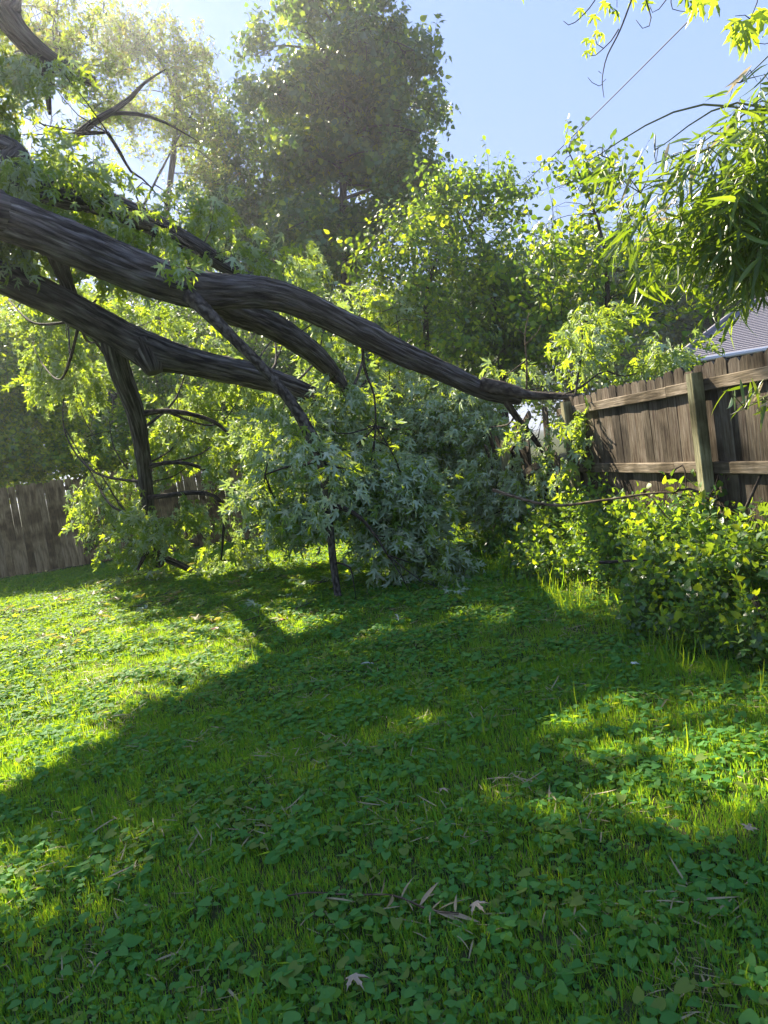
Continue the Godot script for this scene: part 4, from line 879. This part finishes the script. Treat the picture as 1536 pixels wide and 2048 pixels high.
func bamboo_tuft(shapes: Array) -> ArrayMesh:
	var tools := [begin(), begin(), begin()]
	var wood := begin()
	var L := 0.26
	add_bar(wood, Vector3.ZERO, Vector3(0, L, 0), 0.002, 0.001)
	for k in 9:
		var t := 0.25 + 0.75 * k / 8.0
		var yaw := k * 2.6 + rnd(-0.6, 0.6)
		var dir := Vector3(cos(yaw) * 0.55, rnd(0.45, 0.9), sin(yaw) * 0.55)
		var j := 0 if rng.randf() < 0.74 else (1 if rng.randf() < 0.92 else 2)
		add_shape(tools[j], shapes[rng.randi() % shapes.size()], aim(dir, Vector3.UP * 0.4 + rvec(), rnd(0.13, 0.21), Vector3(0, L * t, 0)))
	var mesh := ArrayMesh.new()
	commit(tools[0], mesh, M.bamboo_green)
	commit(tools[1], mesh, M.bamboo_light)
	add_bar(tools[2], Vector3.ZERO, Vector3(0.01, 0.04, 0), 0.001, 0.001)
	commit(tools[2], mesh, M.bamboo_dry)
	commit(wood, mesh, M.culm)
	return mesh

func make_bamboo() -> void:
	var shapes := [blade_shape([0.008, 0.055, 0.062, 0.05, 0.03, 0.0], 0.3, 0.18), blade_shape([0.008, 0.06, 0.066, 0.052, 0.028, 0.0], 0.5, 0.4), blade_shape([0.008, 0.05, 0.055, 0.045, 0.025, 0.0], -0.2, 0.06)]
	M.bamboo_leaf = shapes[0]
	var base := Vector3(3.55, 0, -3.9)
	var t := thing("bamboo_clump", base, "dark bamboo arching over the board fence with long narrow leaves", "bamboo")
	var roots := []
	var tips := [Vector3(1.475, 3.009, -4.500), Vector3(1.683, 2.762, -4.500), Vector3(1.809, 2.953, -4.300), Vector3(1.959, 2.892, -4.200), Vector3(1.790, 2.396, -4.500), Vector3(2.040, 2.334, -4.400), Vector3(2.196, 3.019, -4.200), Vector3(2.272, 3.208, -4.200), Vector3(2.214, 1.411, -4.600)]
	for k in tips.size():
		var tip: Vector3 = tips[k]
		var foot := base + Vector3(rnd(-0.3, 0.4), 0, rnd(-0.5, 0.5))
		var top := foot.lerp(tip, 0.62)
		top.y = tip.y + 0.12
		var p := [foot - base, foot.lerp(top, 0.3) + Vector3(0.02, top.y * 0.35, 0) - base, top - base, tip - base]
		part("culm", limb_mesh(p, [0.014, 0.012, 0.007, 0.002], 7, 0.12, 0.0), M.culm, t)
		for q in smooth_path([p[2], p[3]], 0.12): roots.append(q[0] + base)
	var c := [[2.85, 2.75, -4.20, 0.35, 0.30, 0.35, 0.80], [3.25, 2.50, -3.80, 0.35, 0.35, 0.35, 0.80], [3.30, 3.10, -3.90, 0.40, 0.30, 0.40, 0.70], [3.45, 1.90, -3.90, 0.35, 0.35, 0.40, 0.60], [3.55, 1.30, -3.90, 0.35, 0.35, 0.40, 0.50], [2.12, 2.68, -3.90, 0.16, 0.24, 0.40], [2.12, 2.60, -4.20, 0.23, 0.20, 0.35], [2.26, 2.33, -4.10, 0.14, 0.22, 0.40], [1.87, 2.75, -4.30, 0.17, 0.13, 0.25], [2.08, 2.30, -4.30, 0.17, 0.12, 0.30], [2.32, 2.15, -4.30, 0.12, 0.15, 0.30], [2.30, 2.98, -4.20, 0.17, 0.16, 0.30], [2.12, 2.84, -4.20, 0.18, 0.13, 0.30], [1.93, 2.84, -4.20, 0.14, 0.10, 0.25], [1.81, 2.93, -4.30, 0.15, 0.08, 0.20], [1.69, 2.87, -4.40, 0.15, 0.10, 0.20], [2.04, 2.61, -4.20, 0.20, 0.14, 0.30], [2.21, 2.63, -4.10, 0.19, 0.17, 0.35], [2.28, 2.77, -4.00, 0.16, 0.19, 0.35], [1.87, 2.67, -4.40, 0.18, 0.13, 0.25], [2.02, 2.45, -4.40, 0.18, 0.12, 0.25], [2.19, 2.43, -4.20, 0.20, 0.16, 0.35], [1.59, 2.98, -4.50, 0.06, 0.05, 0.10], [1.81, 2.54, -4.50, 0.14, 0.09, 0.20], [2.25, 2.46, -4.00, 0.16, 0.16, 0.35], [1.70, 2.58, -4.60, 0.08, 0.09, 0.15], [2.32, 3.19, -4.20, 0.14, 0.09, 0.20], [2.38, 3.05, -4.10, 0.11, 0.11, 0.25], [2.44, 2.74, -4.00, 0.19, 0.32, 0.45], [2.33, 1.58, -4.60, 0.12, 0.09, 0.15, 0.50], [2.42, 1.50, -4.50, 0.12, 0.11, 0.20, 0.50]]
	for q in c:
		var mid := Vector3(q[0], q[1], q[2])
		var best: Vector3 = roots[0]
		for w in roots:
			if w.distance_to(mid) < best.distance_to(mid): best = w
		for k in 3:
			var e := mid + rvec() * Vector3(q[3], q[4], q[5]) * 0.7
			part("twig", limb_mesh([best - base, best.lerp(e, 0.5) + rvec() * 0.04 + Vector3.UP * 0.04 - base, e - base], [0.004, 0.003, 0.001], 5, 0.1, 0.0), M.culm, t)
	var tuft := [bamboo_tuft(shapes), bamboo_tuft(shapes), bamboo_tuft(shapes)]
	foliage(t, "foliage", c, 520.0, tuft, {"style": "hang", "lumps": 60.0, "holes": -0.1, "shell": 0.6, "loose": 0.55, "small": 0.7, "large": 1.15})
	var leaves := []
	for m in [M.bamboo_green, M.bamboo_light, M.bamboo_green, M.bamboo_dry]:
		for q in shapes:
			var st := begin()
			add_shape(st, q, Transform3D())
			var mesh := ArrayMesh.new()
			commit(st, mesh, m)
			leaves.append(mesh)
	for i in 300:
		var q: Array = c[rng.randi() % c.size()]
		var p := Vector3(q[0], q[1], q[2]) + rvec() * Vector3(q[3], q[4], q[5]) * pow(rng.randf(), 0.4)
		var dir := Vector3(-0.5, -0.55, 0.1) + rvec() * 0.55
		part("leaf", leaves[rng.randi() % (12 if rng.randf() < 0.5 else 9)], null, t, aim(dir, rvec() + Vector3(0, 0.6, 0), rnd(0.14, 0.22), p - base))

func make_overhang() -> void:
	var base: Vector3 = Vector3(2.042, 3.926, -4.000)
	var t := thing("overhanging_twigs", base, "bare-ended maple twigs with a few jagged leaves hanging into open sky", "branch")
	var twigs := [[[Vector3(1.689, 3.680, -4.000), Vector3(1.647, 3.607, -4.000), Vector3(1.573, 3.473, -4.000), Vector3(1.494, 3.360, -4.000), Vector3(1.464, 3.289, -4.000), Vector3(1.449, 3.228, -4.000), Vector3(1.450, 3.152, -4.000)], 0.006], [[Vector3(1.566, 3.479, -4.000), Vector3(1.520, 3.426, -4.000), Vector3(1.477, 3.395, -4.000), Vector3(1.434, 3.368, -4.000), Vector3(1.398, 3.368, -4.000)], 0.0035], [[Vector3(1.477, 3.395, -4.000), Vector3(1.446, 3.421, -4.000), Vector3(1.437, 3.473, -4.000)], 0.0025], [[Vector3(1.705, 3.703, -4.000), Vector3(1.725, 3.589, -4.000), Vector3(1.740, 3.512, -4.000), Vector3(1.725, 3.472, -4.000), Vector3(1.690, 3.465, -4.000), Vector3(1.661, 3.511, -4.000)], 0.004], [[Vector3(1.864, 3.730, -4.000), Vector3(1.827, 3.587, -4.000), Vector3(1.786, 3.548, -4.000), Vector3(1.750, 3.536, -4.000), Vector3(1.739, 3.574, -4.000)], 0.0035], [[Vector3(1.874, 3.704, -4.000), Vector3(1.851, 3.571, -4.000), Vector3(1.855, 3.538, -4.000), Vector3(1.923, 3.514, -4.000)], 0.0035], [[Vector3(1.513, 3.730, -4.000), Vector3(1.463, 3.638, -4.000), Vector3(1.398, 3.578, -4.000), Vector3(1.346, 3.543, -4.000), Vector3(1.311, 3.535, -4.000), Vector3(1.288, 3.558, -4.000)], 0.0035], [[Vector3(1.453, 3.220, -4.000), Vector3(1.431, 3.213, -4.000), Vector3(1.397, 3.235, -4.000), Vector3(1.379, 3.263, -4.000)], 0.0022], [[Vector3(1.451, 3.228, -4.000), Vector3(1.471, 3.242, -4.000)], 0.0018], [[Vector3(1.451, 3.273, -4.000), Vector3(1.437, 3.287, -4.000)], 0.0015], [[Vector3(1.581, 3.671, -4.000), Vector3(1.571, 3.586, -4.000)], 0.002], [[Vector3(2.326, 3.665, -4.000), Vector3(2.294, 3.509, -4.000), Vector3(2.268, 3.463, -4.000), Vector3(2.249, 3.433, -4.000)], 0.004], [[Vector3(2.249, 3.433, -4.000), Vector3(2.225, 3.456, -4.000), Vector3(2.173, 3.459, -4.000)], 0.003], [[Vector3(2.393, 3.313, -4.000), Vector3(2.313, 3.299, -4.000), Vector3(2.267, 3.311, -4.000), Vector3(2.254, 3.333, -4.000)], 0.0025], [[Vector3(2.079, 3.675, -4.000), Vector3(2.067, 3.566, -4.000)], 0.003], [[Vector3(1.990, 3.688, -4.000), Vector3(1.971, 3.567, -4.000)], 0.003]]
	part("branch", limb_mesh([Vector3(1.476, 3.956, -4.000) - base, Vector3(1.779, 3.889, -4.000) - base, Vector3.ZERO, Vector3(2.456, 3.917, -4.000) - base, Vector3(3.345, 4.012, -4.000) - base, Vector3(5.155, 4.392, -4.200) - base, Vector3(4.6, 5.2, -3.6) - base], [0.006, 0.009, 0.012, 0.016, 0.022, 0.05, 0.09], 8, 0.08, 0.001), M.bark_thin, t)
	for w in twigs:
		var p: Array = w[0]
		for i in p.size(): p[i] -= base
		var r := []
		for i in p.size(): r.append(lerpf(w[1], 0.0016, float(i) / (p.size() - 1)))
		part("twig", limb_mesh(p, r, 6, 0.03, 0.0), M.twig, t)
	var meshes := []
	for m in [M.maple_green, M.maple_pale]:
		for q in [maple_shape(0.24, 0.2, true), maple_shape(0.22, 0.45, true)]:
			var st := begin()
			add_shape(st, q, Transform3D())
			var mesh := ArrayMesh.new()
			commit(st, mesh, m)
			meshes.append(mesh)
	for l in [[Vector3(1.381, 3.612, -4.000), 0.070], [Vector3(1.436, 3.572, -4.000), 0.080], [Vector3(1.520, 3.659, -4.050), 0.080], [Vector3(1.525, 3.617, -4.000), 0.070], [Vector3(1.569, 3.573, -4.000), 0.075], [Vector3(1.649, 3.624, -4.000), 0.060], [Vector3(1.450, 3.491, -4.000), 0.050], [Vector3(1.484, 3.471, -4.000), 0.060], [Vector3(1.394, 3.461, -4.000), 0.055], [Vector3(1.429, 3.449, -4.000), 0.050], [Vector3(1.388, 3.400, -4.000), 0.050], [Vector3(1.426, 3.407, -4.000), 0.050], [Vector3(1.719, 3.602, -4.000), 0.070], [Vector3(1.971, 3.567, -4.000), 0.120], [Vector3(2.049, 3.640, -4.100), 0.130], [Vector3(1.943, 3.620, -4.000), 0.100], [Vector3(2.076, 3.577, -4.000), 0.130], [Vector3(1.090, 3.777, -4.000), 0.100], [Vector3(2.236, 3.435, -4.000), 0.140], [Vector3(2.199, 3.476, -4.050), 0.120], [Vector3(2.168, 3.399, -3.950), 0.150], [Vector3(2.142, 3.418, -4.000), 0.130], [Vector3(2.274, 3.428, -4.050), 0.160], [Vector3(2.217, 3.383, -4.000), 0.150], [Vector3(2.342, 3.522, -4.100), 0.140], [Vector3(2.390, 3.528, -4.100), 0.150], [Vector3(2.426, 3.487, -4.150), 0.140], [Vector3(2.156, 3.354, -4.000), 0.120]]:
		part("leaf", meshes[rng.randi() % 4], null, t, aim(Vector3(rnd(-0.45, 0.35), -1, rnd(-0.3, 0.3)), Vector3(rnd(-0.9, 0.9), 0.2, 1), l[1], l[0] - base))

func tuft_mesh(n: int, h: float, spread: float, mats: Array, weights: Array, width: float) -> ArrayMesh:
	var tools := []
	for m in mats: tools.append(begin())
	var used := {}
	for k in n:
		var j := 0
		var w := rng.randf()
		while j < mats.size() - 1 and w > weights[j]:
			w -= weights[j]
			j += 1
		used[j] = true
		var yaw := rnd(0, TAU)
		var side := Vector3(cos(yaw), 0, sin(yaw))
		var shape := blade_shape([width * 0.8, width, width * 0.75, 0.0], 0.3, rnd(0.15, 0.7))
		add_shape(tools[j], shape, aim(Vector3.UP + side * rnd(0.1, 1.1) + rvec() * 0.3, side, h * rnd(0.5, 1.2), side * rnd(0, spread) + Vector3(rnd(-1, 1), 0, rnd(-1, 1)) * spread * 0.5))
	var mesh := ArrayMesh.new()
	for j in mats.size():
		if used.has(j): commit(tools[j], mesh, mats[j])
	return mesh

func weed_mesh(n: int, leaf: float, h: float, spread: float, shapes: Array, mats: Array) -> ArrayMesh:
	var tools := []
	for m in mats: tools.append(begin())
	var st := begin()
	for k in n:
		var yaw := rnd(0, TAU)
		var side := Vector3(cos(yaw), 0, sin(yaw))
		var top := side * rnd(0.0, spread) + Vector3.UP * h * rnd(0.45, 1.1)
		add_bar(st, side * 0.005, top, 0.001, 0.0008)
		var dir := (side + rvec() * 0.45) * Vector3(1, 0.5, 1)
		add_shape(tools[k % mats.size()], shapes[rng.randi() % shapes.size()], aim(dir, Vector3.UP + rvec() * 0.6, leaf * rnd(0.6, 1.25), top))
	var mesh := ArrayMesh.new()
	for j in mats.size(): commit(tools[j], mesh, mats[j])
	commit(st, mesh, M.stem)
	return mesh

func sow(z0: float, z1: float, per_m2: float, kinds: int, small: float, large: float, patch: float, off: float) -> Array:
	var out := []
	for k in kinds: out.append([])
	var z := z0
	var strip := 0.25
	while z > z1:
		var half := -z * 0.6 + 1.2
		var n := int(2 * half * strip * per_m2)
		for i in n:
			var p := Vector3(rnd(-half, half), 0, z - rng.randf() * strip)
			if p.x > fence_x(p.z) - 0.2 and p.z < -1.0: continue
			if p.z < -14.75 - (p.x + 12.5) * 0.1773 + 0.1: continue
			if patch > -1.0 and wob.get_noise_2d(p.x * 62.0 + off, p.z * 62.0) + rnd(-0.16, 0.16) < patch: continue
			p.y = ground_y(p.x, p.z) - 0.004
			var b := Basis(Vector3.UP, rnd(0, TAU)) * Basis(Vector3.RIGHT, rnd(-0.2, 0.2))
			out[rng.randi() % kinds].append(Transform3D(b.scaled_local(Vector3.ONE * rnd(small, large)), p))
		z -= strip
	return out

func make_lawn() -> void:
	var t := thing("grass", Vector3.ZERO, "shaggy lawn of green grass blades covering the yard", "grass", "", "stuff")
	var gm := [M.grass_a, M.grass_b, M.grass_dry]
	var near := []
	for k in 4: near.append(tuft_mesh(10, 0.041, 0.045, gm, [0.58, 0.34, 0.08], 0.042))
	var mid := []
	for k in 3: mid.append(tuft_mesh(13, 0.041, 0.065, gm, [0.5, 0.44, 0.06], 0.04))
	var tall := [tuft_mesh(5, 0.14, 0.03, gm, [0.5, 0.4, 0.1], 0.018)]
	for q in [[near, -0.9, -4.5, 1900.0, 0.6, 1.3, -2.0], [mid, -4.5, -10.0, 620.0, 0.7, 1.3, -2.0], [mid, -10.0, -17.5, 300.0, 0.9, 1.6, -2.0], [tall, -1.2, -12.0, 11.0, 0.6, 1.3, 0.02]]:
		var w := sow(q[1], q[2], q[3], q[0].size(), q[4], q[5], q[6], 0.0)
		for k in q[0].size(): copies("grass_blades", q[0][k], w[k], t)
	var dead := []
	for k in 3:
		var st := begin()
		for i in 7:
			var yaw := rnd(0, TAU)
			add_shape(st, blade_shape([0.02, 0.03, 0.024, 0.0], 0.3, rnd(-0.2, 0.3)), aim(Vector3(cos(yaw), rnd(-0.05, 0.22), sin(yaw)), Vector3.UP + rvec() * 0.5, rnd(0.04, 0.11), Vector3(rnd(-0.07, 0.07), rnd(0.004, 0.03), rnd(-0.07, 0.07))))
		var dm := ArrayMesh.new()
		commit(st, dm, M.grass_dry)
		dead.append(dm)
	var wd := sow(-0.9, -9.0, 55.0, 3, 0.6, 1.4, 0.0, 160.0)
	for k in 3: copies("dead_grass", dead[k], wd[k], t)
	var u := thing("ground_cover_weeds", Vector3.ZERO, "round-leaved creeping weeds spread in patches through the lawn", "weeds", "", "stuff")
	var heart := [blade_shape([0.30, 0.46, 0.50, 0.42, 0.27, 0.04], 0.18, 0.1, 0.7), blade_shape([0.34, 0.5, 0.54, 0.46, 0.3, 0.08], -0.12, 0.2, 0.7), blade_shape([0.2, 0.36, 0.4, 0.3, 0.16, 0.0], 0.2, 0.25, 0.6)]
	M.heart = heart
	var small := []
	for k in 3: small.append(weed_mesh(9, 0.032, 0.05, 0.09, heart, [M.weed_a, M.weed_b, M.weed_c]))
	var tiny := []
	for k in 3: tiny.append(weed_mesh(9, 0.02, 0.04, 0.06, heart, [M.weed_b, M.grass_b, M.weed_a]))
	var big := []
	for k in 3: big.append(weed_mesh(6, 0.042, 0.065, 0.09, heart, [M.weed_a, M.weed_b]))
	for q in [[small, -1.0, -5.0, 95.0, 0.35, 1.25, 0.06, 30.0], [big, -1.0, -5.5, 60.0, 0.35, 1.05, 0.09, 90.0], [small, -5.0, -12.0, 95.0, 0.8, 1.4, 0.02, 30.0], [big, -5.5, -12.0, 20.0, 0.6, 1.1, 0.08, 90.0], [tiny, -1.0, -6.0, 210.0, 0.5, 1.5, -0.14, 10.0], [tiny, -6.0, -16.5, 110.0, 0.9, 1.8, -0.1, 10.0]]:
		var w := sow(q[1], q[2], q[3], q[0].size(), q[4], q[5], q[6], q[7])
		for k in q[0].size(): copies("weed_leaves", q[0][k], w[k], u)

func make_bank() -> void:
	var t := thing("weed_bank", Vector3(2.2, 0, -6.0), "thick bank of vines and weeds heaped against the board fence", "weeds", "", "stuff")
	var ov := [blade_shape([0.04, 0.26, 0.34, 0.28, 0.13, 0.0], 0.25, 0.2), M.heart[0], M.heart[2], blade_shape([0.04, 0.2, 0.25, 0.2, 0.1, 0.0], 0.3, 0.35)]
	var ms := []
	for k in 4: ms.append(sprig({"n": 12, "length": 0.3, "leaf": 0.052, "shapes": ov, "mats": [M.bank_a, M.bank_b, M.vine_dark, M.vine_yellow], "weights": [0.4, 0.28, 0.28, 0.04], "hang": 0.15, "down": Vector3.DOWN, "petiole": 0.03, "wood": 0.7, "bark": M.stem}))
	var where := [[], [], [], []]
	for i in 3800:
		var z := rnd(-9.6, -1.6)
		var u := rnd(0.08, 0.84 + 0.15 * sin(z * 2.3))
		var x := fence_x(z) - u
		var g := clump.get_noise_2d(x * 90.0, z * 90.0)
		if g < -0.12: continue
		var edge := smoothstep(0.95, 0.4, u) * (0.55 + 0.45 * smoothstep(9.6, 8.0, -z))
		var h := ground_y(x, z) + rng.randf() * (0.05 + 0.2 * edge) * (0.8 + 1.3 * g)
		var y := (Vector3.UP * 0.9 + Vector3(-0.5, 0, 0.2) * rnd(0, 1) + rvec() * 0.7).normalized()
		where[i % 4].append(aim(y, rvec(), rnd(0.45, 1.1), Vector3(x, h, z) - t.position))
	for k in 4: copies("weed_leaves", ms[k], where[k], t)
	# taller weed stalks standing out of the mass
	var stalks := [[], []]
	for i in 150:
		var z := rnd(-9.2, -2.0)
		var x := fence_x(z) - rnd(0.1, 0.8)
		stalks[i % 2].append(aim(Vector3.UP + rvec() * 0.45, rvec(), rnd(0.6, 1.1), Vector3(x, ground_y(x, z) + rnd(0.05, 0.22), z) - t.position))
	for k in 2: copies("weed_stalks", ms[k], stalks[k], t)
	var blades := [tuft_mesh(7, 0.16, 0.05, [M.grass_a, M.grass_b, M.grass_dry], [0.5, 0.42, 0.08], 0.02), tuft_mesh(8, 0.22, 0.06, [M.grass_b, M.grass_a, M.grass_dry], [0.5, 0.42, 0.08], 0.016)]
	var spots := [[], []]
	for i in 260:
		var z := rnd(-9.4, -1.8)
		var x := fence_x(z) - pow(rng.randf(), 0.6) * 1.25
		spots[i % 2].append(Transform3D(Basis(Vector3.UP, rnd(0, TAU)).scaled_local(Vector3.ONE * rnd(0.6, 1.2)), Vector3(x, ground_y(x, z), z) - t.position))
	for k in 2: copies("grass_blades", blades[k], spots[k], t)
	# dry sticks lying on the bank
	var sticks := [[[Vector3(0.989, 1.019, -6.600), Vector3(1.415, 0.841, -6.300), Vector3(1.798, 0.847, -6.000), Vector3(2.177, 0.869, -5.700), Vector3(2.457, 0.781, -5.400)], 0.016, "long grey-brown stick lying level along the top of the weed bank", "dry", 3],
		[[Vector3(2.195, 0.872, -5.600), Vector3(2.289, 0.890, -5.500), Vector3(2.470, 0.771, -5.350)], 0.012, "short reddish stick ending beside the fence post base", "bark_thin", 2],
		[[Vector3(2.494, 0.963, -5.600), Vector3(2.507, 0.867, -5.550), Vector3(2.509, 0.755, -5.500)], 0.02, "pale orange stake leaning against the fence beside the post", "dry", 0],
		[[Vector3(2.438, 0.748, -5.000), Vector3(2.543, 0.922, -5.000), Vector3(2.630, 1.064, -5.000), Vector3(2.725, 1.186, -5.000)], 0.012, "dark forked twig standing up near the end of the bank", "bark_thin", 4],
		[[Vector3(2.087, 0.344, -4.300), Vector3(2.117, 0.264, -4.300), Vector3(2.139, 0.185, -4.300)], 0.022, "pale broken stub poking out of the weeds low on the bank", "dry", 0],
		[[Vector3(2.309, 0.981, -5.900), Vector3(2.377, 1.053, -5.800), Vector3(2.343, 0.884, -5.700), Vector3(2.225, 0.791, -5.600)], 0.008, "curled thin brown vine stem looping above the weeds", "bark_thin", 2],
		[[Vector3(1.525, 0.458, -5.400), Vector3(1.678, 0.462, -5.300), Vector3(1.824, 0.462, -5.200)], 0.014, "dark stick lying half buried in the middle of the bank", "bark_thin", 1],
		[[Vector3(1.771, 0.494, -6.800), Vector3(1.834, 0.487, -6.700), Vector3(1.939, 0.468, -6.600)], 0.014, "tan splinter of board lying at the far end of the bank", "dry", 0]]
	for s in sticks:
		var p: Array = s[0]
		var o: Vector3 = p[0]
		var node := thing("dry_stick", o, s[2], "stick", "dry sticks on the weed bank")
		for i in p.size(): p[i] -= o
		var r: float = s[1]
		var rr := []
		for i in p.size(): rr.append(lerpf(r, r * 0.4, float(i) / (p.size() - 1)))
		part("stem", limb_mesh(p, rr, 8, 0.06, r * 0.12), M[s[3]], node)
		for k in s[4]:
			var a: Vector3 = p[p.size() / 2].lerp(p[-1], rnd(0.0, 0.9))
			var e: Vector3 = a + ((p[-1] - p[0]).normalized() * 0.6 + rvec()) * rnd(0.12, 0.3)
			part("side_twig", limb_mesh([a, a.lerp(e, 0.5) + rvec() * 0.03, e], [r * 0.45, r * 0.35, r * 0.15], 6, 0.06, 0.0), M[s[3]], node)

func make_litter() -> void:
	var shape := maple_shape(0.24, 0.35, true)
	var cols := {"white": leaf_mat(lin(0.55, 0.58, 0.5), lin(0.1, 0.1, 0.06), 0.6), "orange": leaf_mat(lin(0.42, 0.13, 0.03), lin(0.3, 0.1, 0.02), 0.5), "tan": leaf_mat(lin(0.38, 0.29, 0.19), lin(0.15, 0.1, 0.05), 0.7), "yellow": leaf_mat(lin(0.5, 0.42, 0.08), lin(0.3, 0.25, 0.03), 0.5), "pink": leaf_mat(lin(0.5, 0.25, 0.2), lin(0.2, 0.1, 0.06), 0.6)}
	for l in [[Vector3(-0.231, -0.000, -5.020), "white", 0.098, "leaf", 0.07, "white upturned leaf lying mid-lawn in the shade"],
		[Vector3(0.297, 0.000, -5.764), "yellow", 0.075, "leaf", 0.08, "pale yellow leaf on a sunny spot below the hanging foliage"],
		[Vector3(0.742, 0.000, -8.328), "orange", 0.098, "leaf", 0.08, "orange leaf beside the foot of the drooping foliage"],
		[Vector3(-0.288, 0.000, -1.997), "tan", 0.068, "leaf", 0.05, "curled tan leaf closest of the fallen leaves to the camera"],
		[Vector3(-1.721, 0.000, -6.964), "pink", 0.09, "leaf", 0.07, "pinkish leaf at the edge of the sunlit lawn"],
		[Vector3(-1.117, 0.000, -6.995), "orange", 0.06, "leaf", 0.06, "small rust-coloured leaf in shade left of the upright branch foot"],
		[Vector3(-0.008, 0.000, -6.242), "white", 0.068, "leaf", 0.07, "small whitish leaf beneath the hanging silvery foliage"],
		[Vector3(0.099, 0.000, -2.245), "tan", 0.06, "leaf", 0.05, "beige leaf next to the dead bamboo stem"],
		[Vector3(0.066, 0.000, -3.030), "tan", 0.053, "leaf", 0.06, "faded leaf alone in the shaded lawn beyond the dead bamboo"],
		[Vector3(1.065, 0.000, -2.400), "tan", 0.053, "leaf", 0.06, "brown leaf among bright weeds in the sunny patch at the bank's foot"],
		[Vector3(1.291, 0.000, -4.171), "white", 0.053, "leaf", 0.07, "pale grey leaf in front of the weed bank"]]:
		var at: Vector3 = l[0]
		at.y = ground_y(at.x, at.z) + l[4]
		var st := begin()
		add_shape(st, M.bamboo_leaf if l[3] == "blade" else shape, Transform3D())
		st.generate_normals()
		var o := part("fallen_leaf", st.commit(), cols[l[1]], self, aim(Vector3(rnd(-1, 1), 0.15, rnd(-1, 1)), Vector3.UP + rvec() * 0.4, l[2], at))
		tag(o, l[5], "leaf", "fallen leaves lying on the lawn")
	# snapped twigs and shredded leaves strewn under the fallen limbs
	var strew := thing("twig_litter", Vector3(-1.5, 0, -9.5), "small snapped twigs and torn leaves strewn on the grass under the fallen limbs", "litter", "", "stuff")
	var bits := []
	for k in 3:
		var mesh := ArrayMesh.new()
		var st := begin()
		var a := Vector3.ZERO
		for i in 4:
			var b := a + Vector3(rnd(0.05, 0.14), rnd(-0.01, 0.025), rnd(-0.05, 0.05))
			add_bar(st, a, b, 0.005 - i * 0.001, 0.004 - i * 0.001, 5)
			if i > 0: add_bar(st, a, a + Vector3(rnd(0.03, 0.12), rnd(0.0, 0.05), rnd(-0.12, 0.12)), 0.003, 0.001, 4)
			a = b
		commit(st, mesh, M.twig)
		var lv := begin()
		for i in 3: add_shape(lv, M.maple_shapes[i], aim(Vector3(rnd(-1, 1), rnd(-0.1, 0.3), rnd(-1, 1)), Vector3.UP + rvec() * 0.7, rnd(0.07, 0.12), Vector3(rnd(0, 0.35), 0.02, rnd(-0.1, 0.1))))
		commit(lv, mesh, [M.maple_silver, M.old_tan, M.maple_pale][k])
		bits.append(mesh)
	var lay := [[], [], []]
	for i in 210:
		var x := rnd(-5.5, 1.6)
		var z := rnd(-13.5, -6.6)
		if rng.randf() > smoothstep(-6.2, -8.5, z) + 0.15: continue
		lay[i % 3].append(Transform3D(Basis(Vector3.UP, rnd(0, TAU)).scaled_local(Vector3.ONE * rnd(0.6, 1.5)), Vector3(x, ground_y(x, z) + rnd(0.02, 0.05), z) - strew.position))
	for k in 3: copies("twigs", bits[k], lay[k], strew)
	# dead bamboo top lying in the grass
	var p := [Vector3(-0.579, 0.000, -2.426), Vector3(-0.448, 0.000, -2.423), Vector3(-0.309, 0.000, -2.401), Vector3(-0.156, 0.000, -2.345), Vector3(-0.045, 0.000, -2.258), Vector3(0.047, 0.000, -2.207)]
	var o: Vector3 = p[0]
	var d := thing("dead_bamboo_stem", o, "straw-coloured dead bamboo stem lying across the near lawn", "bamboo stem")
	var rr := []
	for i in p.size():
		p[i].y = ground_y(p[i].x, p[i].z) + 0.035 + 0.008 * (i % 2)
		rr.append(lerpf(0.0025, 0.0045, float(i) / p.size()))
	o = p[0]
	d.position = o
	for i in p.size(): p[i] -= o
	part("stem", limb_mesh(p, rr, 7, 0.03, 0.0), M.dry, d)
	var bl := begin()
	add_shape(bl, M.bamboo_leaf, Transform3D())
	bl.generate_normals()
	var bm := bl.commit()
	var dry := leaf_mat(lin(0.27, 0.2, 0.11), lin(0.2, 0.15, 0.08), 0.6)
	for k in 14:
		var f := rnd(0.45, 1.0) * (p.size() - 1)
		var i := mini(p.size() - 2, int(f))
		var a: Vector3 = p[i].lerp(p[i + 1], f - i)
		part("leaf", bm, dry, d, aim(Vector3(rnd(-0.2, 1), rnd(-0.05, 0.25), rnd(-0.6, 0.6)), Vector3.UP + rvec(), rnd(0.06, 0.13), a))
